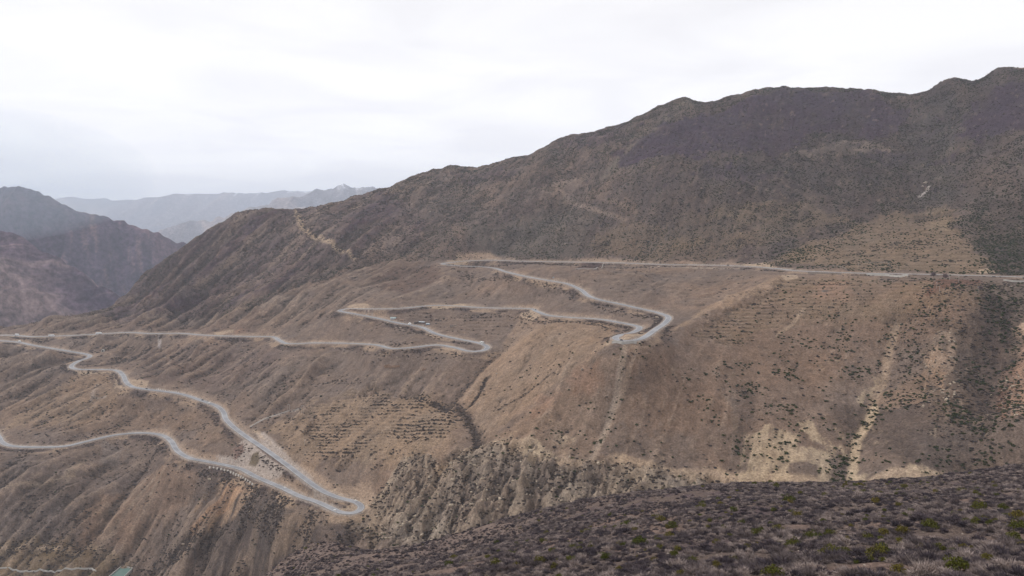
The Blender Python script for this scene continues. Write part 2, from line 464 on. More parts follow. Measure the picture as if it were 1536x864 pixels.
# ravines and ribs drawn as lines: (points, half width, depth)
GUL = [([(800,478),(772,505),(738,535),(705,570),(680,598)], 26, 7), ([(655,600),(682,606),(700,624),(714,645),(716,668),(700,680)], 14, 6),
       ([(730,567),(722,585),(708,606)], 8, 3), ([(940,515),(932,570),(915,620),(885,690)], 10, 2.5),
       ([(1345,480),(1330,540),(1305,605),(1285,650),(1268,722)], 22, 9), ([(1500,455),(1495,520),(1480,600),(1440,690)], 30, 12),
       ([(650,700),(652,740),(655,770),(650,800)], 22, 14), ([(560,740),(562,780),(560,810)], 22, 12),
       ([(1040,600),(1030,650),(1015,700)], 12, 2), ([(1120,590),(1115,650),(1105,700)], 16, 4),
       ([(800,520),(775,565),(745,610)], 8, 1.5),
       ([(640,395),(560,420),(480,450),(400,470)], 40, 8), ([(530,385),(480,410),(440,440)], 20, 8), ([(360,400),(310,440),(260,466)], 22, 10),
       ([(560,330),(520,360),(480,390)], 22, 7), ([(330,360),(280,400),(215,450)], 18, 8), ([(720,300),(640,350),(560,390)], 30, 9), ([(1020,200),(900,270),(820,330),(740,380)], 40, 9),
       ([(1360,150),(1370,200),(1390,260),(1400,310)], 60, 16), ([(400,560),(330,590),(300,597)], 10, 4), ([(500,545),(430,590),(380,625)], 12, 4),
       ([(270,640),(200,720),(150,790),(120,815)], 12, 7), ([(300,720),(240,760),(200,815)], 14, 8), ([(160,690),(110,740),(70,790)], 16, 7), ([(340,750),(290,800),(240,840)], 16, 8),
       ([(60,560),(30,590),(-10,610)], 14, 6), ([(280,640),(220,650)], 8, 2), ([(640,540),(590,570),(550,590)], 14, 3)]
RIB = [([(1175,422),(1120,447),(1060,470),(1010,488),(975,505)], 26, 5), ([(980,515),(900,560),(820,610),(770,660)], 40, 3),
       ([(1470,440),(1450,520),(1440,600),(1430,660)], 30, 9), ([(1410,520),(1405,560)], 16, 11), ([(350,330),(300,370),(240,420),(175,465)], 20, 4),
       ([(600,390),(520,440),(440,490)], 30, 6), ([(440,320),(455,345),(480,358),(530,385)], 16, 3), ([(1432,121),(1440,150)], 30, 14), ([(1025,152),(1020,185)], 34, 8), ([(1500,108),(1510,140)], 40, 10), ([(1165,134),(1180,160)], 40, 8), ([(680,290),(620,340),(560,375)], 30, 6)]
for pl, w_, dp in GUL:
    D, _, _, _ = line_field(hits(pl), w_ * 2.2 + 20)
    D = np.abs(D + WARPX * .35); H -= dp * np.exp(-(D / w_) ** 2) * sstep(9, 40, Droad)
for pl, w_, dp in RIB:
    D, _, _, _ = line_field(hits(pl), w_ * 2.2 + 20)
    H += dp * np.exp(-(D / w_) ** 2) * sstep(9, 60, Droad)
# scarp edge: pale fluted bank above the badland
SC = [([(655,690),(690,674),(745,668),(800,676),(850,690),(900,697)], 6), ([(925,690),(960,700),(1000,712),(1050,716),(1110,722),(1180,724),(1260,728),(1340,722),(1420,712)], 12)]
H += BAD * fbm(across / 14, along / 40, 3, 140) * 2.5

H += fbm(GX / 60, GY / 60, 4, 760, .6) * 9 * sstep(1900, 2400, GY)
# small erosion forms everywhere: rills that gather into the hollows
rl = ridged((across + WARPX * .8) / 46, (along + WARPY * 2) / 120, 5, 900, .62)
H += quiet * (.3 + .9 * sstep(-.35, .3, fbm(GX / 230, GY / 230, 3, 905))) * (rl - .5) * (2.6 + 6.5 * amp_left * (1 - .5 * UPA) + 2.0 * UPA) * (1 - TERS)
def blur(A, k):
    P_ = np.pad(A, ((k, k), (k, k)), 'edge'); c_ = np.cumsum(np.cumsum(P_, 0), 1); c_ = np.pad(c_, ((1, 0), (1, 0)))
    w_ = 2 * k + 1
    return (c_[w_:, w_:] - c_[:-w_, w_:] - c_[w_:, :-w_] + c_[:-w_, :-w_]) / (w_ * w_)
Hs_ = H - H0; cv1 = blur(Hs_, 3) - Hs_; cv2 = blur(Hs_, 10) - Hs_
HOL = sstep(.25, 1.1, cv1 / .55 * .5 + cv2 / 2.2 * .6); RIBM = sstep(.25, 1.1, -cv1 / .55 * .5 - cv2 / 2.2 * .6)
# cut and fill of the road bench
HW = 6.2
Hn = H.copy()
m = Droad < 120
cut = Zroad + np.maximum(0, Droad - HW) * 0.95
fill = Zroad - 0.25 - np.maximum(0, Droad - HW) * 0.62 - np.maximum(0, Droad - 25) ** 2 * 0.05
H = np.where(m, np.minimum(np.maximum(H, fill), cut), H)
CUT = np.where(m, sstep(0.6, 3.0, Hn - H), 0); FILL = np.where(m, sstep(0.6, 3.0, H - Hn), 0)

exec_after = True
# ------------------------------------------------------------------ colours of the mountainside
K = 0.87
def C(r, g, b): return lin(r, g, b) * K * np.array([1.01, .985, 1.01])
n1 = fbm(GX / 170, GY / 170, 4, 100); n2 = fbm(GX / 40, GY / 40, 4, 110); n3 = fbm(GX / 11, GY / 11, 3, 120)
streak = fbm(across / 9, along / 85, 4, 130); streak2 = fbm(across / 30, along / 240, 4, 135)
COL[...] = C(124, 109, 97)
n4 = fbm(GX / 4.5, GY / 6, 3, 720, .7); n5 = fbm(GX / 13, GY / 19, 4, 730, .7)
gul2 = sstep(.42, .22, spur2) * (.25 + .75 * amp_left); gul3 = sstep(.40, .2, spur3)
paint(sstep(-.1, .5, n1), C(140, 120, 103), .8)
paint(sstep(.0, .5, n2 + streak2 * .5), C(104, 92, 84), .55)
UP = poly_mask([(1660,425),(1536,412),(1300,406),(1200,402),(1100,393),(1000,392),(850,389),(700,386),(640,388),(560,392),(500,410),(420,445),(300,470),(180,480),(-120,486),(-120,380),(200,340),(600,180),(1200,60),(1700,20)], 22, 1.2)
# everything above the far ridge and beyond belongs to the upper face too
UPB = (GY > 2100).astype(np.float32); UP = np.maximum(UP, UPB)
paint(UP, C(102, 90, 82))
paint(UP * sstep(-.1, .6, n2 + n1), C(124, 108, 96), .8)
paint(UP * sstep(.0, .5, streak2 - n1 * .3), C(82, 71, 68), .7)
paint(UP * sstep(-.05, .45, GX / GY) * sstep(1500, 2100, GY), C(78, 68, 62), .45)
LEFTUP = poly_mask([(160,485),(280,470),(400,440),(500,395),(600,375),(640,330),(560,280),(440,310),(280,360),(150,460)], 40, 1.5)
paint(LEFTUP, C(102, 88, 86), .75); paint(LEFTUP * sstep(0, .5, streak2), C(136, 120, 106), .75); paint(LEFTUP * sstep(.0, .4, -streak2), C(76, 62, 68), .8); paint(LEFTUP * gul2, C(70, 58, 62), .6)
PUR = [[(915,238),(960,205),(1040,178),(1165,140),(1300,137),(1360,150),(1350,190),(1300,205),(1210,195),(1180,232),(1090,222),(1050,232),(935,250)],
       [(1455,160),(1500,130),(1560,125),(1560,190),(1490,205),(1440,195)], [(1060,250),(1140,245),(1170,262),(1080,282)], [(1290,215),(1350,222),(1340,245),(1300,238)],
       [(845,215),(900,192),(940,186),(930,205),(870,222)], [(680,262),(760,250),(770,262),(700,275)]]
PURZ = np.maximum.reduce([poly_mask(p, 18, 2.0, 1.7) for p in PUR[:2]])
for i, p in enumerate(PUR):
    paint(poly_mask(p, 18, 2.0, 1.7) * sstep(-.75, -.2, n2 + .15), C(74, 62, 72), [.92, .85, .55, .7, .6, .5][i])
paint(poly_mask([(1200,228),(1240,215),(1290,210),(1330,215),(1300,232),(1230,238)], 10, 1.6, 2.0), C(146, 132, 116), .7)
paint(poly_mask([(905,262),(960,190),(1030,152),(1060,158),(990,190),(950,235),(940,250),(900,270)], 14, 1.4) * sstep(-.3, .3, n2), C(126, 118, 104), .6)
paint(poly_mask([(1380,150),(1440,130),(1440,200),(1430,300),(1370,310),(1360,220)], 30, 1.5), C(88, 82, 76), .6)
paint(poly_mask([(800,285),(860,262),(880,270),(830,292)], 8, 1), C(140, 124, 110), .5)
paint(poly_mask([(1150,395),(1230,360),(1290,335),(1350,310),(1430,308),(1450,360),(1500,410),(1300,406)], 22, 1.2), C(138, 119, 96), .7)
paint(poly_mask([(1390,300),(1425,308),(1430,345),(1400,340)], 8, .8), C(150, 132, 106), .6)
paint(poly_mask([(1000,330),(1200,300),(1280,330),(1180,360),(1050,395),(960,392)], 30, 1.4), C(117, 102, 84), .6)
paint(poly_mask([(900,350),(980,335),(1060,360),(1000,385),(880,388)], 20, 1.4), C(126, 108, 86), .5)
paint(poly_mask([(1450,300),(1600,300),(1600,415),(1490,410),(1465,370)], 20, 1.4), C(72, 62, 56), .6)
paint(poly_mask([(700,345),(850,300),(900,310),(880,385),(740,385)], 30, 1.5), C(94, 88, 80), .6)
paint(poly_mask([(560,378),(640,365),(700,372),(720,385),(640,392),(540,420),(470,445),(440,440),(500,405)], 16, 1.3), C(112, 96, 84), .8)
paint(poly_mask([(560,400),(650,395),(665,420),(620,440),(560,430)], 14, 1.2), C(100, 82, 72), .7)

# mid slopes
paint(poly_mask([(0,490),(160,488),(300,475),(400,465),(380,500),(200,495),(0,500)], 10, 1), C(120, 102, 90), .7)
paint(poly_mask([(740,530),(830,480),(930,485),(915,515),(860,560),(800,610),(740,650),(720,640),(690,600)], 14, 1), C(152, 130, 108), .75)
paint(poly_mask([(780,470),(820,478),(800,520),(770,560),(745,570),(750,530)], 10, 1), C(154, 132, 111), .65)
paint(poly_mask([(860,560),(930,530),(980,520),(960,600),(900,690),(780,665),(740,655)], 20, 1.2), C(142, 121, 102), .7)
paint(poly_mask([(970,515),(1060,470),(1180,425),(1480,425),(1480,520),(1300,520),(1200,600),(1000,660),(940,640)], 30, 1.4), C(128, 107, 90), .75)
paint(poly_mask([(965,508),(1060,466),(1170,418),(1190,428),(1120,455),(1040,485),(1000,505)], 7, .6), C(160, 137, 114), .7)
paint(TER2 * sstep(-.3, .4, n1 + n2 * .5), C(136, 116, 92), .6)
paint(TER2 * np.exp(-((ph - .45) / .14) ** 2) * sstep(-.1, .5, n2 + n5 * .5), C(112, 84, 70), .8)
paint(poly_mask([(1410,418),(1470,420),(1475,435),(1400,437)], 8, .8), C(112, 82, 68), .8)
paint(poly_mask([(1030,540),(1180,520),(1230,600),(1180,690),(1050,690),(1000,620)], 30, 1.5), C(128, 108, 92), .6)
paint(poly_mask([(1220,610),(1300,650),(1370,700),(1440,700),(1480,640),(1420,600),(1330,590)], 22, 1.2), C(96, 84, 76), .75)
paint(poly_mask([(1440,430),(1540,420),(1600,440),(1600,540),(1480,560),(1470,640),(1390,620),(1380,540),(1440,480)], 24, 1.2), C(104, 90, 76), .5)
paint(poly_mask([(1445,470),(1500,455),(1520,470),(1500,560),(1495,630),(1450,600)], 16, 1.2), C(76, 66, 60), .55)
paint(poly_mask([(1510,545),(1560,500),(1600,520),(1600,640),(1520,630),(1498,600)], 8, .8), C(156, 128, 108), .85)
paint(poly_mask([(1500,570),(1512,555),(1512,620),(1500,625)], 4, .4), C(138, 100, 80), .6)
paint(poly_mask([(1520,480),(1545,475),(1550,492),(1525,492)], 4, .3), C(190, 164, 140), .9)
paint(poly_mask([(1390,545),(1405,530),(1418,545),(1412,590),(1395,580)], 6, .7), C(160, 135, 112), .85)
paint(poly_mask([(1418,520),(1434,515),(1436,555),(1424,565)], 5, .7), C(165, 142, 120), .85)
paint(poly_mask([(1330,575),(1385,565),(1385,600),(1345,605),(1310,590)], 10, 1), C(152, 128, 106), .6)
paint(poly_mask([(1436,515),(1460,520),(1450,620),(1425,600)], 10, .8), C(76, 66, 60), .4)
paint(poly_mask([(866,403),(893,403.5),(905,394),(872,394)], 2, .1, .3), C(84, 66, 64), .9)
paint(poly_mask([(237,503),(243,503),(241,516),(236,516)], 1.5, .1, .3), C(168, 158, 150), .9)
paint(poly_mask([(140,858),(172,846),(205,848),(212,856),(200,885),(130,885)], 4, .4, .6), C(158, 142, 124), .7)
# orange soil patches
for p in [[(870,555),(900,545),(910,570),(860,590)], [(800,600),(850,590),(830,625),(790,640)], [(1215,425),(1260,425),(1265,450),(1225,450)], [(330,500),(370,497),(372,503),(330,504)]]:
    paint(poly_mask(p, 14, 1.2), C(156, 124, 102), .5)
paint(poly_mask([(560,720),(600,640),(700,650),(660,690),(600,700)], 14, 1.2), C(160, 138, 116), .7)
paint(TER, C(150, 130, 108), .8)
paint(poly_mask([(400,640),(460,610),(480,660),(470,730),(500,750),(440,690)], 14, 1.1), C(148, 128, 106), .7)
paint(poly_mask([(0,600),(180,590),(330,620),(400,690),(250,640),(100,650),(0,650)], 16, 1.2), C(134, 114, 96), .7)
paint(poly_mask([(100,560),(170,562),(180,600),(120,640),(0,645),(40,610)], 14, 1.2), C(150, 128, 104), .5)
paint(poly_mask([(200,520),(330,515),(420,525),(400,560),(300,580),(220,570)], 20, 1.2), C(112, 96, 88), .6)
paint(poly_mask([(0,690),(260,680),(300,700),(250,760),(120,815),(0,810)], 16, 1.2), C(110, 98, 90), .7)
paint(poly_mask([(200,720),(270,690),(300,720),(240,780),(200,815),(90,822),(120,780)], 16, 1.2), C(142, 119, 100), .7)
paint(poly_mask([(0,815),(170,815),(240,850),(200,900),(0,900)], 10, 1), C(128, 110, 84), .8)
paint(BAD2, C(94, 84, 78), .85)
paint(poly_mask([(330,725),(400,740),(370,770),(300,800),(290,790),(340,745)], 8, 1) * sstep(-.5, .3, streak), C(168, 142, 116), .85)
paint(poly_mask([(345,735),(375,745),(300,790),(290,785)], 5, .5), C(186, 150, 118), .7)
paint(poly_mask([(430,790),(470,780),(450,830),(400,850),(380,840)], 10, 1) * sstep(-.4, .3, n3), C(150, 130, 110), .7)
paint(poly_mask([(280,690),(290,705),(200,760),(150,830),(130,810),(200,720)], 6, .8) * sstep(-.2, .4, streak), C(150, 136, 120), .5)
paint(poly_mask([(95,705),(130,685),(115,710),(100,722)], 5, .5), C(140, 126, 110), .7)
paint(poly_mask([(155,660),(185,672),(175,690),(150,685)], 4, .5), C(130, 120, 112), .7)
# badland: pale fluted earth with dark, vegetated runnels
paint(BAD, C(160, 146, 129), .95)
paint(BAD * sstep(.46, .30, bn), C(96, 85, 78), .75)
paint(BAD * sstep(.0, .35, n2 + RAG * .4), C(92, 82, 76), .6)
paint(BAD * sstep(.15, .5, n5 + n4 * .4) , C(172, 156, 136), .6)
paint(BAD * sstep(.62, .78, bn), C(176, 160, 138), .55)
paint(BAD2 * sstep(.5, .7, bn), C(140, 122, 104), .55)
for pl, w_ in SC:
    D, Z_, S_, A_ = line_field(hits(pl), 60)
    D = D + fbm(A_ / 12, A_ * 0, 3, 150) * 6
    paint(sstep(w_ * 1.2, w_ * .5, D), C(186, 164, 138), .8)
for p in [[(1115,665),(1150,645),(1190,655),(1180,700),(1185,728),(1110,728)], [(1180,690),(1210,672),(1240,680),(1246,728),(1225,728),(1222,700),(1200,690)],
          [(1265,722),(1280,690),(1300,715),(1340,728),(1260,732)], [(1360,705),(1450,698),(1440,712),(1350,722)], [(1195,640),(1212,635),(1225,665),(1210,660)],
          [(1310,550),(1325,560),(1300,600),(1290,590)], [(755,668),(800,665),(840,685),(800,690)], [(1400,700),(1460,700),(1455,708),(1380,716)]]:
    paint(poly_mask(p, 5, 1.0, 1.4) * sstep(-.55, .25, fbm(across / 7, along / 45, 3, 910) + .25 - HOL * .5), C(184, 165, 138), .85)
PALE = [([(975,400),(1020,401),(1060,402),(1110,403)], 5, C(172, 160, 146), .8),
        ([(1380,284),(1388,277),(1394,268)], 3.5, C(176, 168, 160), .8), ([(1384,284),(1396,284)], 2.5, C(160, 150, 140), .6), ([(1195,230),(1215,224),(1235,222),(1270,212),(1290,211)], 6, C(160, 144, 128), .7), ([(905,262),(935,232),(965,205),(1000,178),(1030,158)], 9, C(132, 124, 108), .5), ([(820,285),(850,270),(878,262)], 6, C(140, 124, 110), .6), ([(1405,262),(1420,235),(1428,210)], 8, C(120, 110, 100), .5), ([(905,300),(940,310),(960,322)], 7, C(140, 122, 106), .5), ([(760,340),(830,318),(880,330)], 8, C(118, 106, 96), .45),
        ([(940,516),(932,570),(915,620),(885,690)], 5, C(160, 142, 124), .6), ([(965,512),(950,560),(925,610)], 2.5, C(165, 146, 126), .6), ([(1345,480),(1330,540),(1308,600),(1290,640)], 6, C(168, 146, 122), .6),
        ([(1312,603),(1300,630),(1285,650),(1280,690),(1276,722)], 5, C(190, 168, 138), .9), ([(445,321),(455,340),(478,356),(510,372),(532,386)], 8, C(164, 144, 120), .95),
        ([(1208,462),(1190,485),(1170,500)], 3, C(160, 138, 114), .7), ([(375,640),(400,629),(430,617),(455,612)], 2.5, C(166, 154, 142), .9), ([(455,612),(500,600),(560,590)], 3, C(120, 104, 92), .8),
        ([(0,822),(60,817),(100,818),(150,822),(170,828)], 3, C(170, 150, 126), .8), ([(136,600),(140,590),(145,575)], 3, C(158, 146, 134), .7), ([(140,590),(140,594),(158,595)], 3, C(168, 156, 144), .8),
        ([(0,735),(60,722),(110,708)], 2.5, C(140, 124, 108), .6), ([(840,285),(870,303),(900,320)], 5, C(134, 118, 106), .7), ([(650,700),(648,740),(652,780)], 6, C(176, 160, 140), .7),
        ([(560,745),(560,790),(558,815)], 7, C(150, 134, 116), .7), ([(660,560),(610,590),(560,600)], 3, C(118, 102, 92), .6), ([(1100,590),(1104,650),(1100,690)], 4, C(142, 126, 110), .5),
        ([(1040,450),(1100,435),(1150,422)], 3, C(120, 98, 84), .6), ([(980,462),(1060,440),(1100,425)], 3, C(124, 104, 90), .5)]
for pl, w_, c_, op in PALE:
    D, _, _, _ = line_field(hits(pl), w_ * 3 + 8)
    paint(sstep(w_ * 1.5, w_ * .4, D + n3 * w_ * .5), c_, op)
DARK = [([(738,535),(705,570),(680,598)], 9, .5), ([(652,599),(682,606),(700,624),(714,645),(716,668)], 5, .85), ([(730,567),(722,585),(708,606)], 3, .8), ([(1500,455),(1495,520),(1480,600)], 18, .6),
        ([(1268,724),(1280,660),(1300,610)], 6, .6), ([(1120,590),(1115,650),(1105,700)], 12, .35), ([(560,330),(520,360),(480,390)], 14, .4), ([(360,400),(310,440),(260,466)], 14, .5),
        ([(720,300),(640,350),(560,390)], 18, .35), ([(530,385),(480,410),(440,440)], 14, .4), ([(330,360),(280,400),(215,450)], 10, .35), ([(270,640),(200,720),(150,790)], 5, .5), ([(160,690),(110,740),(70,790)], 7, .4),
        ([(340,750),(290,800),(240,840)], 9, .5), ([(380,625),(350,632)], 4, .5), ([(830,560),(790,590),(745,615)], 2.5, .6), ([(310,595),(360,570),(400,550)], 3, .5), ([(280,690),(340,655),(350,645)], 3, .5)]
for pl, w_, op in DARK:
    D, _, _, _ = line_field(hits(pl), w_ * 3 + 8)
    paint(sstep(w_ * 1.6, w_ * .3, D + n3 * w_ * .7), C(78, 68, 64), op)
paint(HOL * sstep(-.7, .1, RAG) * quiet * (1 - .45 * BAD), C(84, 74, 66), .62)  # shade of the hollows painted into the soil colour, along with scrub
paint(RIBM * sstep(-.6, .3, RAG) * quiet * (1 - .75 * UP), C(156, 138, 120), .5)  # ribs painted paler, as if better lit, so the relief reads
paint(UP * sstep(.0, .4, GX / GY) * sstep(1450, 1900, GY) * sstep(-.7, .2, n2 + n1), C(70, 62, 60), .7)
paint(PURZ * sstep(-.7, .25, n2 + RAG * .5 - streak2 * .5), C(70, 58, 67), .75)
for pl, w_, c_, op in [([(443,318),(448,330),(456,341),(478,356),(495,365),(510,372),(534,387)], 5, C(170, 150, 126), .9), ([(1312,603),(1300,630),(1285,650),(1280,690),(1276,722)], 5, C(190, 170, 142), .85),
        ([(1345,480),(1330,540),(1308,600)], 4, C(166, 146, 124), .6), ([(1380,284),(1388,277),(1394,268)], 3.5, C(176, 168, 160), .8), ([(940,516),(932,570),(915,620),(885,690)], 4, C(164, 148, 130), .6),
        ([(840,285),(870,303),(900,320),(940,330)], 5, C(142, 126, 112), .6), ([(1205,462),(1190,485),(1165,505)], 3, C(160, 140, 118), .7), ([(0,735),(60,722),(110,708)], 3, C(150, 134, 116), .6), ([(20,695),(70,690),(130,700)], 3, C(144, 128, 112), .5)]:
    D, _, _, _ = line_field(hits(pl), w_ * 3 + 8)
    paint(sstep(w_ * 1.4, w_ * .5, D + n3 * w_ * .3), c_, op)
# runnels darker with scrub and painted shade, ribs painted paler; dirt and tufts
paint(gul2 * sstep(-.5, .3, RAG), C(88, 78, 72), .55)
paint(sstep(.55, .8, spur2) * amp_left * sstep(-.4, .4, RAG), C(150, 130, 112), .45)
COL *= (1 + 0.07 * streak + 0.14 * n3 + 0.10 * n2 + 0.14 * n4 + 0.13 * n5)[..., None]
paint(sstep(.42, .66, n5) * .5, C(88, 76, 70), .6)
paint(sstep(.40, .65, -n5) * .5, C(168, 148, 126), .6)
hue = fbm(GX / 55, GY / 70, 4, 740)[..., None]
COL *= 1 + hue * np.array([.05, 0.0, -.06])
# terraces: dark hedged edges
paint(EDGE * sstep(-.35, .15, n2 + .3 * n1 + RAG * .5) * np.where(TER > .1, 1, .6), C(76, 66, 58), .85)
DNB = (H0 < Zroad - .5) * sstep(6, 9, Droad) * sstep(30, 14, Droad); UPB_ = (H0 > Zroad + .5) * sstep(6, 8, Droad) * sstep(22, 9, Droad)
bnk = fbm(Aroad / 45, Droad / 14, 3, 800, .6)
paint(DNB * sstep(-.25, .2, bnk + n5 * .5), C(78, 68, 66), .75)  # bank scrub and shadow below the road painted as one dark band
paint(DNB * sstep(.15, .4, -bnk + n5 * .4), C(172, 150, 126), .6)
paint(UPB_ * sstep(-.15, .25, fbm(Aroad / 38, Droad / 30, 3, 810, .6) + n5 * .4), C(162, 143, 124), .65)
# road cuttings and embankments, bench gravel
paint(CUT * sstep(34, 20, Droad) * sstep(-.9, .0, n2 + .2), C(172, 150, 128), .8)
paint(FILL * sstep(30, 14, Droad) * sstep(-.1, .5, n2), C(168, 146, 122), .6)
paint(FILL * sstep(30, 14, Droad) * sstep(.1, -.4, n2), C(92, 82, 78), .6)
paint(sstep(8.4, 6.6, Droad + n4 * 1.5), C(168, 157, 145), .85)
# concrete-sprayed banks round the lower loop
SPRAY = np.maximum(poly_mask([(382,650),(396,648),(440,690),(470,712),(466,722),(440,705),(400,672)], 2.5, .1, 0),
        np.maximum(poly_mask([(361,663),(372,660),(400,684),(424,702),(426,712),(410,718),(385,708),(350,690),(352,676)], 2.5, .15, 0),
                   poly_mask([(326,681),(350,684),(368,694),(385,706),(372,702),(350,694),(330,690)], 2, .1, 0)))
paint(SPRAY, C(176, 164, 152), .9)
paint(poly_mask([(378,683),(388,680),(391,690),(382,697),(372,694)], 3, .3, .5), C(96, 84, 60), .8)
paint(poly_mask([(350,672),(364,664),(368,676),(352,688)], 3, .4, .5), C(116, 92, 82), .8)
paint(poly_mask([(365,655),(372,658),(405,684),(428,700),(424,702),(398,684)], 2, .2, .4), C(98, 82, 74), .8)
for p in [[(670,389),(690,385),(705,388),(700,394),(670,396)], [(520,459),(545,456),(560,460),(520,465)], [(780,470),(800,466),(815,474),(800,480),(782,478)], [(920,508),(935,512),(925,518),(908,518)],
          [(196,568),(225,572),(220,580),(200,580)], [(112,557),(170,558),(184,585),(200,582),(172,583),(178,570),(165,560),(120,562)], [(640,458),(690,455),(710,459),(640,461)],
          [(1110,397),(1150,395),(1165,401),(1120,400)], [(1468,404),(1490,401),(1500,409),(1470,411)], [(660,524),(700,530),(690,522)], [(935,505),(962,498),(966,503),(950,509)], [(510,763),(530,758),(538,764),(520,767)],
          [(1168,417),(1195,412),(1200,418),(1175,424)], [(320,497),(352,496),(350,501),(325,501)], [(380,648),(430,680),(380,645)], [(495,735),(540,745),(556,760),(545,765),(530,750)]]:
    paint(poly_mask(p, 4, .5, .8), C(182, 162, 138), .75)
Zg = H

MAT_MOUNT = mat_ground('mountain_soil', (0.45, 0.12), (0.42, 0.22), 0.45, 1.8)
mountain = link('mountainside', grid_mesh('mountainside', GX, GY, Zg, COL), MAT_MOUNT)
tag(mountain, kind='structure')

# surface lookups on the finished grid
def grid_z(x, y):
    j = np.clip(np.log(np.maximum(y, Y0 + 1) / Y0) / RY, 0, NY - 1.001); i = np.clip((x / y - ts[0]) / (ts[1] - ts[0]), 0, NT - 1.001)
    jj = j.astype(int); ii = i.astype(int); fj = j - jj; fi = i - ii
    return (Zg[jj, ii] * (1 - fi) + Zg[jj, ii + 1] * fi) * (1 - fj) + (Zg[jj + 1, ii] * (1 - fi) + Zg[jj + 1, ii + 1] * fi) * fj
def gz(x, y): return float(grid_z(np.array([x], float), np.array([y], float))[0])
GRAY = np.arange(690.0, 3000.0, 2.0)
def ghit(u, v):
    a, b, c = ray(u, v); x = a / b * GRAY; d = c / b * GRAY - grid_z(x, GRAY)
    k = np.where(d < 0)[0]; i = int(k[0]) if len(k) else int(np.argmin(d / GRAY))
    Y = GRAY[i]
    if len(k) and i > 0: Y = GRAY[i - 1] + 2.0 * d[i - 1] / (d[i - 1] - d[i] + 1e-9)
    return np.array([a / b * Y, Y, gz(a / b * Y, Y)])

# ------------------------------------------------------------------ asphalt ribbon
def ribbon(name, P, offs, lift, mat, closed=False):
    T = np.gradient(P[:, :2], axis=0); T /= np.linalg.norm(T, axis=1)[:, None] + 1e-9
    N = np.stack([-T[:, 1], T[:, 0]], 1)
    V = []; Fc = []
    k = len(offs)
    for p, n in zip(P, N):
        for o, l in zip(offs, lift): V.append((p[0] + n[0] * o, p[1] + n[1] * o, p[2] + l))
    for i in range(len(P) - 1):
        for j in range(k - 1):
            a = i * k + j; Fc.append((a, a + k, a + k + 1, a + 1))
    me = py_mesh(name, V, Fc)
    return me
MAT_ASPH = mat_simple('asphalt', (0.27, 0.27, 0.285), .85, noise=.22, nscale=.05)
MAT_LINE = mat_simple('line_paint', (0.62, 0.62, 0.60), .7)
MAT_CONC = mat_simple('concrete', (0.42, 0.40, 0.37), .9, noise=.15, nscale=.3)
road_o = link('road', ribbon('road', road, (-4.6, -3.9, 3.9, 4.6), (.05, .30, .30, .05), MAT_ASPH), MAT_ASPH); tag(road_o, kind='structure')
for off in (-3.45, 3.45):
    o = link('road_marking', ribbon('road_marking', road, (off - .14, off + .14), (.312, .312), MAT_LINE), MAT_LINE); tag(o, kind='structure')
lo = road[::1]
# ------------------------------------------------------------------ haze (at the end of the structure)
# ------------------------------------------------------------------ near slope with shrubs
FG = [(1536,705,440),(1460,711,445),(1400,721,450),(1365,727,452),(1300,729,455),(1200,730,460),(1100,733,465),(1000,738,470),(960,742,475),(900,747,482),(846,759,490),(795,770,496),(750,781,500),(700,797,508),(640,817,516),(590,828,520),(540,826,528),
      (500,812,535),(470,812,545),(440,830,548),(420,850,550),(400,870,550),(1640,695,430),(1760,680,420)]
pf = [at_y(*p) for p in FG]
for p in FG:
    x, y, z = at_y(*p)
    pf.append((x / y * (y + 60), y + 60, z - 42)); pf.append((x / y * (y + 140), y + 140, z - 120)); pf.append((x / y * (y + 230), y + 230, z - 210))
for p in [(1536,864,88),(1400,864,92),(1200,864,100),(1000,864,115),(850,864,145),(700,864,190),(600,864,260),(500,864,360),(450,864,450),
          (1536,800,150),(1300,800,165),(1100,800,190),(950,800,250),(850,800,330),(780,800,430),(1536,750,230),(1300,750,265),(1100,750,320),(980,750,380),(1300,738,370),(1500,728,330),(650,835,430),(720,830,340),(560,840,440)]:
    pf.append(at_y(*p))
pf += [(0, 40, -26), (40, 40, -25), (-60, 40, -34), (0, 0, -10), (60, 0, -14), (-80, 0, -18), (0, -60, -3), (120, -60, -6), (-120, -60, -10), (120, 0, -16), (-250, 100, -120), (-300, 300, -240), (-200, 450, -260)]
fg_h = RBF(pf, c=22.0, smooth=1.0)
FNT = 760
fts = np.linspace(-0.42, 1.05, FNT)
FRY = 0.0062
fy0, fy1 = 58.0, 760.0
FNY = int(math.log(fy1 / fy0) / FRY)
fys = fy0 * np.exp(np.arange(FNY) * FRY)
FX = fys[:, None] * fts[None, :]; FY = np.repeat(fys[:, None], FNT, 1)
FZ = fg_h(FX, FY)
FZ = FZ + fbm(FX / 45, FY / 45, 4, 200) * 2.6 * sstep(20, 150, FY) + fbm(FX / 7, FY / 7, 3, 210) * .35
f1 = fbm(FX / 30, FY / 30, 4, 220); f2 = fbm(FX / 6, FY / 6, 3, 230)
FCOL = np.zeros(FX.shape + (3,), np.float32); FCOL[...] = C(108, 95, 87)
mm = sstep(.1, .5, f1)[..., None]; FCOL = FCOL * (1 - mm) + C(124, 106, 96) * mm
mm = sstep(.1, .5, -f1 + f2 * .5)[..., None]; FCOL = FCOL * (1 - mm) + C(92, 80, 80) * mm
FCOL *= (1 + .15 * f2)[..., None]
mm = (sstep(.14, -.08, FX / FY) * sstep(240, 400, FY) * .6)[..., None]; FCOL = FCOL * (1 - mm) + C(132, 116, 106) * mm
MAT_FG = mat_ground('near_soil', (2.6, .5), (0.7, 0.4), 3.0, 0.35)
near = link('near_slope', grid_mesh('near_slope', FX, FY, FZ, FCOL), MAT_FG); tag(near, kind='structure')
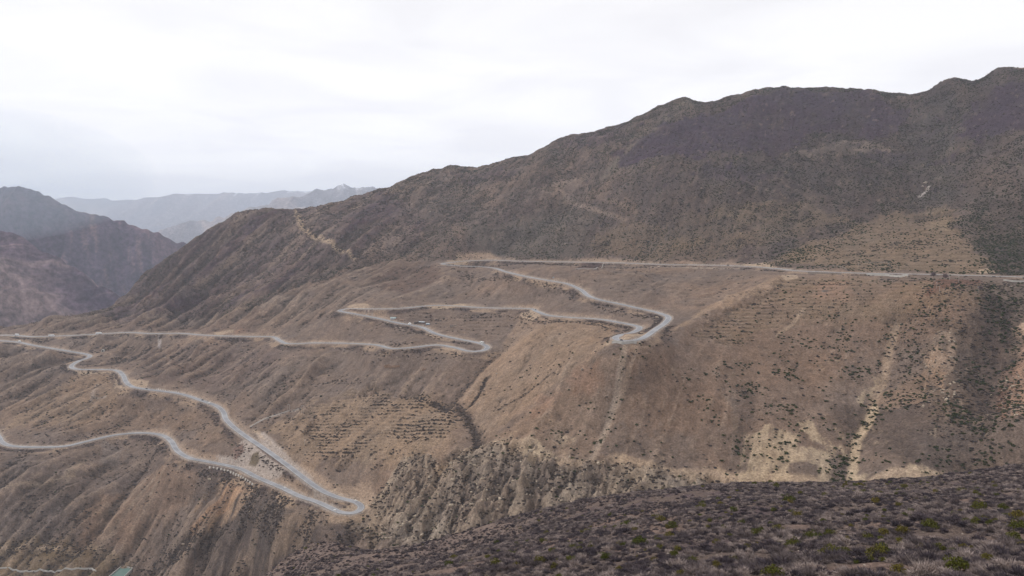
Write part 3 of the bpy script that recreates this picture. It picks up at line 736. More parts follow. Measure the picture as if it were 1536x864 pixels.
def fz(x, y):
    x = np.asarray(x, float); y = np.asarray(y, float)
    j = np.clip(np.log(np.maximum(y, fy0 + .01) / fy0) / FRY, 0, FNY - 1.001); i = np.clip((x / y - fts[0]) / (fts[1] - fts[0]), 0, FNT - 1.001)
    jj = j.astype(int); ii = i.astype(int); fj = j - jj; fi = i - ii
    return (FZ[jj, ii] * (1 - fi) + FZ[jj, ii + 1] * fi) * (1 - fj) + (FZ[jj + 1, ii] * (1 - fi) + FZ[jj + 1, ii + 1] * fi) * fj
# ground right round the viewer, joining the near slope
gx_, gy_ = np.meshgrid(np.linspace(-140, 170, 120), np.linspace(-160, 62, 90))
gz_ = fg_h(gx_, gy_) - .15
cl = np.zeros(gx_.shape + (3,), np.float32); cl[...] = C(118, 102, 95); cl *= (1 + .2 * fbm(gx_ / 8, gy_ / 8, 4, 220))[..., None]
o = link('hilltop_ground', grid_mesh('hilltop_ground', gx_, gy_, np.minimum(gz_, -2.0), cl), MAT_FG); tag(o, kind='structure')

# ------------------------------------------------------------------ farther mountains
def far_range(name, sil, Yc, depth, slope, nspur, amp, cols, nx, ny, seed, snow=None, crest_noise=1.0, mat=None, spurdir=0.0, warp=1.0, floor=-700):
    U = np.array([s[0] for s in sil], float)
    P = np.array([at_y(s[0], s[1], s[2] if len(s) > 2 else Yc) for s in sil])
    xs = np.linspace(P[0, 0], P[-1, 0], nx)
    cz = np.interp(xs, P[:, 0], P[:, 2]); cy = np.interp(xs, P[:, 0], P[:, 1])
    k = np.array([1, 2, 3, 2, 1.]) / 9
    d = np.concatenate([-np.linspace(1, 0, int(ny * .82)) ** 1.15 * depth, np.linspace(0, 1, ny - int(ny * .82) + 1)[1:] * depth * .5])
    X, D = np.meshgrid(xs, d)
    Yg = cy[None, :] + D
    front = np.abs(D)
    w = fbm(X / (nspur * 2.5), Yg / (nspur * 2.5), 3, seed) * nspur * .5 * warp
    a = X + D * spurdir + w
    sp = ridged(a / nspur, D / (nspur * 3.2), 4, seed + 1, .5)
    g = sstep(0, depth * .22, front)
    Z = cz[None, :] - front * slope * (1 - .25 * sstep(0, depth, front)) + (sp - .8) * amp * 1.25 * g + fbm(X / (nspur * .35), Yg / (nspur * .35), 4, seed + 9) * amp * .16 * g \
        + fbm(X / (nspur * .18), Yg * 0, 3, seed + 19) * amp * .11 * crest_noise
    Z = np.maximum(Z, floor)
    Cc = np.zeros(X.shape + (3,), np.float32); Cc[...] = cols[0]
    m_ = sstep(.45, .75, sp)[..., None]; Cc = Cc * (1 - m_) + cols[1] * m_
    m_ = sstep(0, .5, fbm(X / (nspur * .5), Yg / (nspur * .7), 4, seed + 30))[..., None]; Cc = Cc * (1 - m_ * .7) + cols[2] * m_ * .7
    rill = fbm(a / (nspur * .09), D / (nspur * .5), 5, seed + 40, .6)
    m_ = sstep(.2, .55, rill)[..., None]; Cc = Cc * (1 - m_ * .35) + cols[1] * m_ * .35
    Cc *= (1 + .25 * rill)[..., None]
    if snow is not None:
        m_ = (sstep(snow[0], snow[1], Z + rill * (snow[1] - snow[0]) * 1.2 + sp * 0))[..., None]
        Cc = Cc * (1 - m_) + np.array([.8, .82, .86]) * m_
    o = link(name, grid_mesh(name, X, Yg, Z, Cc), mat); tag(o, kind='structure')
    return o
MAT_FAR = mat_ground('far_rock', (0.03, 0.008), (0.6, 0.4), 0.02, 30)
cA = (C(104, 88, 98), C(150, 130, 126), C(82, 68, 84))
cB = (C(90, 76, 90), C(156, 126, 118), C(112, 88, 92))
cC = (C(130, 126, 128), C(176, 162, 152), C(146, 132, 128))
far_range('near_left_mountain', [(-420,180,3300),(-200,270,3500),(-80,318,3700),(0,345,3850),(40,362,3900),(75,385,3950),(110,400,4000),(140,425,4000),(168,438,4050),(200,462,4000),(260,500,4000),(330,560,4000)], 3900, 2100, .50, 330, 260, cA, 420, 260, 300, mat=MAT_FAR, spurdir=-.6)
far_range('left_mountain', [(-500,240,5000),(-160,262,5200),(-60,278,5300),(0,281,5400),(28,282,5400),(48,286,5450),(75,296,5500),(100,311,5550),(130,317,5600),(160,330,5700),(195,339,5800),(215,343,5800),(245,354,5900),(275,366,6000),(310,385,6000),(380,440,6000),(460,520,6000)], 5500, 2800, .58, 430, 520, cB, 460, 280, 320, mat=MAT_FAR, spurdir=.25)
far_range('distant_range', [(150,420,15000),(215,368,15000),(240,345,15000),(290,332,15500),(340,322,15500),(400,305,16000),(440,294,16000),(475,287,16500),(500,281,16500),(525,277,16500),(550,279,16500),(580,282,16500),(650,290,16500),(760,300,16500),(900,320,16500)], 16000, 5500, .42, 1300, 1000, cC, 420, 160, 340, snow=(650, 850), mat=MAT_FAR, spurdir=.5, floor=-2600)
far_range('horizon_range', [(-90,300,26000),(-100,305,26000),(60,303,26000),(95,298,26000),(115,296,26000),(150,300,26000),(200,299,26000),(240,293,26000),(300,291,27000),(340,290,27000),(380,291,27000),(430,287,27000),(455,286,27000),(500,290,27000),(700,300,27000)], 26000, 8000, .34, 2600, 900, cC, 420, 140, 360, snow=(900, 1100), mat=MAT_FAR, spurdir=-.3, floor=-2600)

# ------------------------------------------------------------------ valley ground to the horizon
gs = np.concatenate([-np.geomspace(19000, 200, 40), np.geomspace(200, 19000, 40)])
GX2, GY2 = np.meshgrid(gs, np.linspace(-3900, 31000, 60))
cl = np.zeros(GX2.shape + (3,), np.float32); cl[...] = C(112, 100, 92)
o = link('valley_ground', grid_mesh('valley_ground', GX2, GY2, np.full(GX2.shape, -690.0), cl), MAT_FAR); tag(o, kind='structure')

# ------------------------------------------------------------------ air
def box_mesh(name, x0, x1, y0, y1, z0, z1):
    v = [(x0,y0,z0),(x1,y0,z0),(x1,y1,z0),(x0,y1,z0),(x0,y0,z1),(x1,y0,z1),(x1,y1,z1),(x0,y1,z1)]
    f = [(0,3,2,1),(4,5,6,7),(0,1,5,4),(1,2,6,5),(2,3,7,6),(3,0,4,7)]
    return py_mesh(name, v, f)
HAZE = True
if HAZE:
    hm = bpy.data.materials.new('haze'); hm.use_nodes = True
    t = hm.node_tree; t.nodes.clear()
    ho = t.nodes.new('ShaderNodeOutputMaterial'); pv = t.nodes.new('ShaderNodeVolumePrincipled')
    pv.inputs['Color'].default_value = (0.76, 0.85, 1.0, 1)
    pv.inputs['Density'].default_value = 4.8e-5
    pv.inputs['Anisotropy'].default_value = 0.2
    t.links.new(pv.outputs[0], ho.inputs['Volume'])
    haze = link('haze', box_mesh('haze', -19500, 19500, -4000, 31500, -2700, 1230), hm); tag(haze, kind='stuff')
    mm_ = bpy.data.materials.new('mist'); mm_.use_nodes = True
    t = mm_.node_tree; t.nodes.clear()
    mo = t.nodes.new('ShaderNodeOutputMaterial'); mv = t.nodes.new('ShaderNodeVolumePrincipled')
    mv.inputs['Color'].default_value = (0.72, 0.86, 1.0, 1); mv.inputs['Density'].default_value = 1.9e-4
    t.links.new(mv.outputs[0], mo.inputs['Volume'])
    bm = bmesh.new(); bmesh.ops.create_icosphere(bm, subdivisions=4, radius=1.0); me = bpy.data.meshes.new('mist'); bm.to_mesh(me); bm.free()
    mist = link('mist', me, mm_, loc=(-3450, 4600, 260)); mist.scale = (1350, 1000, 430)
    tag(mist, 'soft bluish mist bank hanging before the left mountain', 'mist', kind='stuff')
#VEG_START

# ------------------------------------------------------------------ plants: templates
def leafy_mesh(name, nleaf, size, seed, lobes=7, height=.75, up=.35):
    r = np.random.default_rng(seed)
    lc = [(0, 0, .35 * height, .62)]
    for i in range(lobes):
        a = i * 2.399 + r.random() * .6; q = .35 + .3 * r.random()
        lc.append((math.cos(a) * q, math.sin(a) * q, (.15 + .45 * r.random()) * height, .30 + .22 * r.random()))
    V = []; Fc = []
    wts = np.array([c[3] ** 2 for c in lc]); wts /= wts.sum()
    for k in range(nleaf):
        cx, cy, cz, cr = lc[r.choice(len(lc), p=wts)]
        d = r.normal(size=3); d[2] = abs(d[2]) * 1.0 - .25; d /= np.linalg.norm(d)
        rad = cr * (.75 + .35 * r.random())
        p = np.array([cx, cy, cz]) + d * rad * np.array([1, 1, height])
        p[2] = max(p[2], -.05)
        nrm = d + r.normal(size=3) * .55; nrm /= np.linalg.norm(nrm)
        t = np.cross(nrm, r.normal(size=3)); t /= np.linalg.norm(t); b = np.cross(nrm, t)
        s = size * (.6 + .8 * r.random())
        i0 = len(V)
        V += [p - t * s, p - b * s * .6 + nrm * s * .2, p + t * s, p + b * s * .6 + nrm * s * .3]
        Fc += [(i0, i0 + 1, i0 + 2, i0 + 3)]
    return py_mesh(name, V, Fc)
def blob_mesh(name, seed, flat=.62):
    bm = bmesh.new(); bmesh.ops.create_icosphere(bm, subdivisions=1, radius=1.0)
    r = random.Random(seed)
    for v in bm.verts:
        v.co *= r.uniform(.62, 1.12); v.co.z *= flat; v.co.z += .3
    me = bpy.data.meshes.new(name); bm.to_mesh(me); bm.free(); return me
def twig_mesh(name, n, seed, w=.03, height=.8):
    r = np.random.default_rng(seed); V = []; Fc = []
    for k in range(n):
        a = r.random() * 6.283; el = math.radians(15 + 70 * r.random()); L = .55 + .5 * r.random()
        d = np.array([math.cos(a) * math.cos(el), math.sin(a) * math.cos(el), math.sin(el) * height])
        b0 = np.array([math.cos(a), math.sin(a), 0]) * .25 * r.random()
        s = np.cross(d, r.normal(size=3)); s /= np.linalg.norm(s)
        mid = b0 + d * L * .55 + r.normal(size=3) * .05; end = b0 + d * L + r.normal(size=3) * .09
        i0 = len(V); ww = w * (.7 + .8 * r.random())
        V += [b0 - s * ww, b0 + s * ww, mid + s * ww * .8, mid - s * ww * .8, end]
        Fc += [(i0, i0 + 1, i0 + 2, i0 + 3), (i0 + 3, i0 + 2, i0 + 4)]
        for q in range(3):
            e2 = mid + d * L * .3 + r.normal(size=3) * .2; i1 = len(V)
            V += [mid - s * ww * .9, mid + s * ww * .9, e2]; Fc.append((i1, i1 + 1, i1 + 2))
    V = [(v[0], v[1], max(v[2], -.02)) for v in V]
    return py_mesh(name, V, Fc)
def mat_leaf(name, c0, c1, c2):
    m = bpy.data.materials.new(name); m.use_nodes = True
    t = m.node_tree; b = t.nodes['Principled BSDF']
    b.inputs['Roughness'].default_value = .9; b.inputs['Specular IOR Level'].default_value = .1
    oi = t.nodes.new('ShaderNodeObjectInfo'); r = t.nodes.new('ShaderNodeValToRGB')
    e = r.color_ramp.elements; e[0].color = (*c0, 1); e[1].color = (*c2, 1)
    x = e.new(.5); x.color = (*c1, 1)
    t.links.new(oi.outputs['Random'], r.inputs[0])
    g = t.nodes.new('ShaderNodeTexCoord'); n = t.nodes.new('ShaderNodeTexNoise'); n.inputs['Scale'].default_value = 3.5
    n.inputs['Detail'].default_value = 3
    t.links.new(g.outputs['Object'], n.inputs['Vector'])
    mr = t.nodes.new('ShaderNodeMapRange'); mr.inputs['From Min'].default_value = .3; mr.inputs['From Max'].default_value = .7
    mr.inputs['To Min'].default_value = .65; mr.inputs['To Max'].default_value = 1.35
    t.links.new(n.outputs['Fac'], mr.inputs['Value'])
    vm = t.nodes.new('ShaderNodeVectorMath'); vm.operation = 'SCALE'
    t.links.new(r.outputs[0], vm.inputs[0]); t.links.new(mr.outputs[0], vm.inputs['Scale'])
    t.links.new(vm.outputs[0], b.inputs['Base Color'])
    return m
M_JUN = mat_leaf('juniper_leaves', lin(36, 42, 28), lin(46, 53, 34), lin(62, 65, 42))
M_BROWN = mat_leaf('brown_twigs', lin(50, 44, 43), lin(64, 56, 52), lin(84, 74, 66))
M_PURP = mat_leaf('grey_twigs', lin(92, 83, 84), lin(126, 114, 112), lin(172, 157, 150))
M_PURPD = mat_leaf('dark_grey_twigs', lin(66, 60, 66), lin(80, 72, 78), lin(98, 88, 90))
M_YEL = mat_leaf('yellow_green_leaves', lin(78, 84, 36), lin(92, 92, 40), lin(110, 98, 48))
M_WOOD = mat_simple('bush_wood', tuple(lin(84, 70, 60)), .9)

def template_coll(name, meshes, mat):
    c = bpy.data.collections.new(name)
    for me in meshes:
        if len(me.materials) == 0: me.materials.append(mat)
        o = bpy.data.objects.new(me.name, me); c.objects.link(o)
    return c
def scatter(name, P, S, R, coll, label, cat, parent=None, squash=None):
    """ONE object: points with size and turn, each carrying a plant"""
    me = bpy.data.meshes.new(name)
    me.vertices.add(len(P)); me.vertices.foreach_set('co', np.asarray(P, np.float32).ravel())
    a = me.attributes.new('size', 'FLOAT_VECTOR', 'POINT')
    S = np.asarray(S, np.float32)
    if S.ndim == 1: S = np.stack([S, S, S], 1)
    a.data.foreach_set('vector', S.ravel())
    a = me.attributes.new('turn', 'FLOAT_VECTOR', 'POINT'); rr = np.zeros((len(P), 3), np.float32); rr[:, 2] = R
    a.data.foreach_set('vector', rr.ravel())
    o = bpy.data.objects.new(name, me); scene.collection.objects.link(o)
    ng = bpy.data.node_groups.new(name, 'GeometryNodeTree')
    ng.interface.new_socket('Geometry', in_out='INPUT', socket_type='NodeSocketGeometry')
    ng.interface.new_socket('Geometry', in_out='OUTPUT', socket_type='NodeSocketGeometry')
    N = ng.nodes; gi = N.new('NodeGroupInput'); go = N.new('NodeGroupOutput')
    ip = N.new('GeometryNodeInstanceOnPoints'); ci = N.new('GeometryNodeCollectionInfo')
    ci.inputs['Collection'].default_value = coll; ci.inputs['Separate Children'].default_value = True; ci.inputs['Reset Children'].default_value = True
    ip.inputs['Pick Instance'].default_value = True
    s = N.new('GeometryNodeInputNamedAttribute'); s.data_type = 'FLOAT_VECTOR'; s.inputs['Name'].default_value = 'size'
    r = N.new('GeometryNodeInputNamedAttribute'); r.data_type = 'FLOAT_VECTOR'; r.inputs['Name'].default_value = 'turn'
    e2r = N.new('FunctionNodeEulerToRotation')
    ri = N.new('FunctionNodeRandomValue'); ri.data_type = 'INT'
    ri.inputs[4].default_value = 0; ri.inputs[5].default_value = len(coll.objects) - 1
    L = ng.links
    L.new(gi.outputs[0], ip.inputs['Points']); L.new(ci.outputs[0], ip.inputs['Instance'])
    L.new(ri.outputs[2], ip.inputs['Instance Index'])
    L.new(s.outputs[0], ip.inputs['Scale']); L.new(r.outputs[0], e2r.inputs[0]); L.new(e2r.outputs[0], ip.inputs['Rotation'])
    L.new(ip.outputs[0], go.inputs[0])
    md = o.modifiers.new('scatter', 'NODES'); md.node_group = ng
    tag(o, label, cat, kind='stuff')
    if parent is not None: o.parent = parent
    return o

FAR_J = template_coll('far_junipers', [blob_mesh('far_juniper', i) for i in range(4)], M_JUN)
FAR_B = template_coll('far_brown', [blob_mesh('far_brown_shrub', 10 + i, .55) for i in range(4)], M_BROWN)
MID_J = [leafy_mesh('juniper_bush', 90, .19, 20 + i, height=.85) for i in range(4)]
M_JUNM = mat_leaf('bright_juniper_leaves', lin(48, 56, 32), lin(58, 68, 38), lin(74, 80, 48))
for m_ in MID_J: m_.materials.append(M_JUNM)
NEAR_G = [twig_mesh('grey_shrub', 130, 30 + i, w=.034, height=.95) for i in range(4)]
for m_ in NEAR_G[:3]: m_.materials.append(M_PURP)
NEAR_G[3].materials.append(M_PURPD)
NEAR_D = [twig_mesh('dark_shrub', 120, 40 + i, w=.05, height=.75) for i in range(2)]
for m_ in NEAR_D: m_.materials.append(M_PURPD)
NEAR_Y = [leafy_mesh('green_bush', 520, .085, 50 + i, height=.9) for i in range(3)]
for m_ in NEAR_Y: m_.materials.append(M_YEL)
NEAR_W = twig_mesh('bush_stem', 26, 60, w=.035, height=.9); NEAR_W.materials.append(M_WOOD)

# ------------------------------------------------------------------ plants of the mountainside: where they grow
dHdY = np.gradient(H0, axis=0) / np.gradient(GY, axis=0)
FACING = (dHdY > (H0 / GY) - .03) & (np.abs(GX / GY) < .67)
AREA = GY * GY * (ts[1] - ts[0]) * RY
far_road = sstep(8.5, 12, Droad)
def sample(density):
    lam = density * AREA * FACING * far_road
    n = rng.poisson(np.clip(lam, 0, 4))
    j, i = np.nonzero(n)
    rep = n[j, i]; j = np.repeat(j, rep); i = np.repeat(i, rep)
    y = ys[j] * np.exp((rng.random(len(j)) - .5) * RY); x = y * (ts[i] + (rng.random(len(i)) - .5) * (ts[1] - ts[0]))
    ok = (y > Y0 + 5) & (y < Y1 - 20)
    x, y = x[ok], y[ok]
    return x, y, grid_z(x, y)
FLD = poly_mask([(1200,398),(1250,360),(1290,338),(1350,310),(1430,308),(1450,360),(1490,406),(1300,406)], 20, 1.2)
PURM = np.maximum.reduce([poly_mask(p, 16, 1.6) for p in PUR[:2]])
RD = poly_mask([(1430,300),(1600,300),(1600,415),(1490,410),(1465,370)], 24, 1.4)
RG = poly_mask([(1390,440),(1540,420),(1600,440),(1600,700),(1440,700),(1400,620),(1340,600),(1330,500)], 24, 1.2)
RM = poly_mask([(1050,540),(1180,500),(1330,500),(1340,720),(1050,720)], 24, 1.2)
CM = poly_mask([(780,560),(950,520),(1060,520),(1060,720),(900,690),(760,660)], 24, 1.2)
LOWL = poly_mask([(0,500),(400,510),(500,600),(560,740),(300,860),(0,860)], 30, 1.2)
g1 = fbm(GX / 26, GY / 26, 3, 400); g2 = fbm(GX / 80, GY / 80, 3, 410)
LINE = np.zeros(GX.shape, np.float32)
for pl, w_, a_ in [([(1345,500),(1325,540),(1300,610),(1280,660),(1262,722)], 14, .07), ([(932,560),(920,610),(900,660)], 5, .03), ([(1500,455),(1495,520),(1480,600),(1440,690)], 30, .05),
                   ([(1260,470),(1270,520),(1290,560)], 16, .03), ([(1380,440),(1400,470),(1440,480)], 20, .03), ([(1120,580),(1118,640),(1110,690)], 12, .03), ([(1180,610),(1185,660),(1170,700)], 9, .03)]:
    D, _, _, _ = line_field(hits(pl), w_ * 2); LINE += a_ * np.exp(-(D / w_) ** 2)
LINEB = np.zeros(GX.shape, np.float32)
for pl, w_, a_ in [([(738,535),(705,570),(680,598)], 9, .04), ([(652,599),(682,606),(700,624),(714,645),(716,668),(700,680)], 5, .16), ([(730,567),(722,585),(708,606)], 3, .15), ([(560,700),(590,680),(625,660)], 4, .06),
                   ([(270,640),(200,720),(150,790)], 5, .05), ([(160,690),(110,740),(70,790)], 7, .03), ([(340,750),(290,800),(240,840)], 9, .05), ([(540,575),(500,570),(470,578),(450,600)], 5, .05),
                   ([(600,592),(640,598),(655,600)], 4, .12), ([(240,500),(180,503),(120,506)], 14, .04), ([(560,520),(620,528),(700,534)], 10, .04), ([(540,468),(600,492),(660,508)], 9, .035),
                   ([(680,405),(780,420),(860,440),(900,462),(990,478)], 8, .04), ([(640,478),(760,473),(820,482),(900,490),(930,498)], 7, .04), ([(0,835),(60,815),(160,830)], 8, .07), ([(0,812),(80,808)], 5, .05),
                   ([(200,835),(260,825),(330,800)], 9, .07), ([(700,388),(860,398),(980,402)], 6, .04), ([(830,560),(790,590),(745,615)], 2.5, .1), ([(400,650),(450,630),(520,610)], 6, .02),
                   ([(230,655),(280,690),(300,705),(350,720),(420,742),(490,775)], 10, .04), ([(400,690),(450,725),(490,750),(520,757)], 6, .05)]:
    D, _, _, _ = line_field(hits(pl), w_ * 2 + 4); LINEB += a_ * np.exp(-(D / w_) ** 2)
dens_j = UP * (.018 * sstep(.1, .45, GX / GY) * sstep(-.1, .5, g1 - g2) + .042 * sstep(-.25, .45, g1 * .7 + g2 + HOL * .5) + .004) * (1 - LEFTUP * .75) * (1 - PURM * .93) * (1 - FLD * .8) + RD * .02 \
    + FLD * .010 * sstep(.1, .5, g1) + (RG * .034 + .004 * RG) * sstep(-.2, .4, g1) + RM * .028 * sstep(-.1, .5, g1 + .3 * g2) + CM * .008 * sstep(-.1, .4, g1) + LINE * sstep(-.3, .2, g1) \
    + BAD * .003 + TER2 * .004 + LOWL * .0005
dens_b = UP * .026 * sstep(-.2, .5, g1 - g2 + gul2) * (1 - PURM * .7) * (1 - FLD * .7) + LEFTUP * .035 * sstep(-.3, .4, g1 + streak2) + PURM * .004 \
    + EDGE * np.where(TER > .1, .26, .12) * sstep(-.25, .2, g1 + .5 * n2) + BAD * (.05 * sstep(-.1, .45, n2 + g1 * .4) + .06 * HOL + .006) + BAD2 * .12 * sstep(-.3, .3, g1) \
    + HOL * (.022 + .03 * amp_left) * sstep(-.4, .3, g1) * (1 - PURM * .6) + LINEB + LOWL * (.010 * sstep(-.2, .5, g1) + gul2 * .06 * sstep(-.3, .4, g1)) + CM * .001 + RM * .004 * sstep(0, .5, -g1) + RG * .03 + sstep(.5, 3, Hn - H) * 0 + .0006 * (1 - UP) \
    + FILL * .02 * sstep(0, .4, n2) + DNB * .05 * sstep(-.2, .3, bnk) + poly_mask([(1440,450),(1500,450),(1515,480),(1500,600),(1460,690),(1450,600)], 16, 1.4, 1.6) * .022 + poly_mask([(300,700),(400,745),(500,780),(560,815),(440,850),(330,800)], 14, 1.2) * .05 * sstep(-.1, .3, g1)
jx, jy, jz = sample(dens_j)
js = np.where(jy > 1700, rng.uniform(1.0, 1.9, len(jx)), rng.uniform(.8, 2.3, len(jx)) ** 1.0) * rng.uniform(.85, 1.2, len(jx))
app = js / jy
UPs = grid_mask = None
order = np.argsort(-app)
# the largest junipers are individuals, the rest one mass
def where(u, v, land):
    d = [math.hypot(u - a, (v - b) * 1.3) for a, b, _ in land]; k = int(np.argmin(d)); a, b, nm = land[k]
    h = 'left' if u < a - 6 else 'right' if u > a + 6 else ''; w = 'above' if v < b - 5 else 'below' if v > b + 5 else ''
    how = 'just' if d[k] < 25 else 'shortly' if d[k] < 60 else 'well'
    pos = {('left', 'above'): 'above left of', ('left', 'below'): 'below left of', ('right', 'above'): 'above right of', ('right', 'below'): 'below right of',
           ('left', ''): 'left of', ('right', ''): 'right of', ('', 'above'): 'above', ('', 'below'): 'below', ('', ''): 'beside'}[(h, w)]
    return f'{how} {pos} {nm}'
JLAND = [(1500, 365, 'the dark slope above the road at the right edge'), (1430, 330, 'the pale chute at the top of the terraced field'), (1380, 370, 'the middle of the terraced field above the road'), (1300, 395, 'the walled field above the upper road'), (1210, 385, 'the left edge of the terraced field'),
         (1240, 437, 'the roofless stone hut'), (1405, 433, 'the two poles on the red field'), (1467, 438, 'the pole by the right hand bare tree'), (1520, 425, 'the pale wall at the right edge'), (1500, 500, 'the dark ravine side'), (1425, 540, 'the two pale rock fins'), (1520, 580, 'the red brown cliff at the right edge'),
         (1345, 490, 'the head of the sandy gully'), (1320, 570, 'the upper part of the sandy gully'), (1290, 640, 'the white sandy bend of the gully'), (1268, 710, 'the foot of the sandy gully'), (1205, 690, 'the pale arch shaped scarp'), (1140, 690, 'the wide pale scarp left of the arch'),
         (1120, 600, 'the shrubby runnel on the brown slope'), (1060, 570, 'the smooth brown slope under the hairpin spur'), (1430, 650, 'the slope between sandy gully and cliff'), (1480, 690, 'the lower right foot of the slope'), (920, 600, 'the pale runnel under the middle hairpin'), (860, 570, 'the tan spur left of the pale runnel'), (1180, 470, 'the terraces under the upper road'), (1000, 660, 'the slope above the fluted scarp')]
pu, pv_ = project(jx, jy, jz)
vis = np.ones(len(jx), bool)
def fore_hide(u, v):
    return v > np.interp(u, [p[0] for p in sorted(FG)], [p[1] for p in sorted(FG)]) - 1
inframe = (pu > 3) & (pu < 1533) & (pv_ > 110) & (pv_ < 860) & ~fore_hide(pu, pv_)
pick = [k for k in order if inframe[k]][:290]
for k in pick:
    lab = ('large ' if js[k] > 2.2 else 'mid-sized ' if js[k] > 1.8 else 'small ') + 'juniper ' + where(pu[k], pv_[k], JLAND); grp = 'juniper bushes on the mountainside'
    o = link('juniper_bush', MID_J[k % 4], loc=(jx[k], jy[k], jz[k] - .15))
    o.rotation_euler = (0, 0, rng.random() * 6.28); s_ = js[k] * 1.1; o.scale = (s_, s_, s_ * .95)
    tag(o, lab, 'bush', grp)
rest = np.ones(len(jx), bool); rest[pick] = False
scatter('juniper_scrub', np.stack([jx, jy, jz - .1], 1)[rest], js[rest], rng.random(rest.sum()) * 6.28, FAR_J, 'dark green juniper scrub speckling the mountainside', 'scrub')
bx_, by_, bz_ = sample(dens_b)
bs = rng.uniform(.8, 2.3, len(bx_)) * rng.uniform(.8, 1.2, len(bx_)) * np.where(by_ > 1700, 1.15, 1.0)
bS = np.stack([bs * rng.uniform(1, 1.5, len(bs)), bs, bs * .8], 1)
scatter('brown_scrub', np.stack([bx_, by_, bz_ - .1], 1), bS, rng.uniform(-.5, .5, len(bs)), FAR_B, 'dull brown leafless scrub along gullies, terrace edges and banks', 'scrub')
print('junipers', len(jx), 'brown', len(bx_))

# ------------------------------------------------------------------ plants of the near slope
def fsample(rho, t0=-.40, t1=.95, ya=64, yb=545, seed_field=None):
    A = (yb ** 2 - ya ** 2) / 2 * (t1 - t0); n = int(A * rho)
    y = np.sqrt(rng.random(n) * (yb ** 2 - ya ** 2) + ya ** 2); x = y * (t0 + rng.random(n) * (t1 - t0))
    return x, y
def fhit(u, v):
    a, b, c = ray(u, v); Yq = np.arange(62, 560, .5); xx = a / b * Yq; d = c / b * Yq - fz(xx, Yq)
    k = np.nonzero(d < 0)[0]; i = int(k[0]) if len(k) else int(np.argmin(np.abs(d)))
    return np.array([xx[i], Yq[i], float(fz(xx[i], Yq[i]))])
BAREP = [(1440,803,9), (1455,808,7), (1395,802,6), (1285,852,6), (690,850,16), (650,858,12), (720,838,10), (600,850,14), (1015,748,18), (960,752,14), (900,760,12), (1060,742,14), (860,775,10), (1310,760,8), (1450,752,10), (1180,790,8), (1075,835,7), (1330,850,5), (1010,800,10), (800,800,12), (540,835,14), (1500,765,6), (730,790,14), (1290,835,6)]
BAREW = [(fhit(u, v), r_) for u, v, r_ in BAREP]
def BARE(x, y):
    m_ = np.ones(len(x)); w_ = fbm(x / 5, y / 5, 3, 505) * 4
    for p_, r_ in BAREW: m_ *= 1 - .93 * (np.sqrt((x - p_[0]) ** 2 + ((y - p_[1]) * .8) ** 2) + w_ < r_ * .62)
    lft = sstep(480, 300, x * 0 + y) * 0
    return m_ * (1 - .5 * sstep(.12, -.10, x / y) * sstep(260, 400, y))
x, y = fsample(.62)
cl_ = fbm(x / 16, y / 10, 3, 500); cl2 = fbm(x / 60, y / 45, 3, 510)
keepm = rng.random(len(x)) < (.42 + .58 * sstep(-.35, .12, cl_ + .4 * cl2)) * BARE(x, y)
x, y = x[keepm], y[keepm]; z = fz(x, y)
u_, v_ = project(x, y, z)
ok = (u_ > -60) & (u_ < 1800) & (v_ < 1100)
x, y, z, u_, v_ = x[ok], y[ok], z[ok], u_[ok], v_[ok]
s = np.clip(rng.lognormal(-.46, .42, len(x)), .25, 1.7) * (1 + .25 * sstep(0, .5, cl_[keepm][ok]))
yel = rng.random(len(x)) < .038 * sstep(-.3, .4, fbm(x / 40, y / 40, 2, 520)) + .006
dark = (rng.random(len(x)) < .22 + .4 * sstep(.1, .5, fbm(x / 25, y / 25, 3, 530))) & ~yel
grey = ~yel & ~dark
inf = (u_ > 3) & (u_ < 1533) & (v_ < 872) & (v_ > 690)
app = s / y
LAND = [(1242, 838, 'the largest round green bush'), (1158, 862, 'the green bush cut by the bottom edge'), (1314, 836, 'the broad olive bush'), (1468, 765, 'the lone round olive bush'), (1381, 827, 'the small bright green bush'),
        (1520, 812, 'the olive bush at the right edge'), (1348, 761, 'the small dark bush near the rim'), (1141, 798, 'the small bush at mid left'), (1022, 864, 'the low bush at the bottom edge'), (1436, 856, 'the tall yellow green bush'),
        (1436, 800, 'the bare tan patch on the right'), (930, 858, 'the small bush at bottom centre'), (1215, 808, 'the small bush in mid slope'), (760, 850, 'the bare patch at bottom left')]
def band(v, u):
    return where(u, v, LAND)
def individuals(sel, n, name, meshes, look, cat, extra=None, sc=(1, 1, 1)):
    idx = np.nonzero(sel & inf)[0]; idx = idx[np.argsort(-app[idx])][:n]
    for q, k in enumerate(idx):
        side = band(v_[k], u_[k])
        sz = 'large' if app[k] > .0105 else 'mid-sized' if app[k] > .0085 else 'small'; lab = f'{sz} {look} {side}'; grp = f'{name.replace("_", " ")}es on the near slope'.replace('shrubes', 'shrubs')
        f_ = rng.uniform(.95, 1.35); r_ = rng.random() * 6.28
        S3 = (s[k] * f_ * sc[0], s[k] * sc[1], s[k] * rng.uniform(.8, 1.1) * sc[2])
        if extra is None:
            o = link(name, meshes[q % len(meshes)], loc=(x[k], y[k], z[k] - .03)); o.rotation_euler = (0, 0, r_); o.scale = S3
            tag(o, lab, cat, grp)
        else:
            e = empty(name, (x[k], y[k], z[k] - .03), r_); e.scale = S3; tag(e, lab, cat, grp)
            link('foliage', meshes[q % len(meshes)], parent=e); link('stem', extra, parent=e)
    r = sel.copy(); r[idx] = False
    return r
GREYC = template_coll('near_grey', NEAR_G, M_PURP); DARKC = template_coll('near_dark', NEAR_D, M_PURPD); YELC = template_coll('near_yellow', NEAR_Y, M_YEL)
r = individuals(grey, 290, 'grey_shrub', NEAR_G, 'leafless grey shrub', 'shrub')
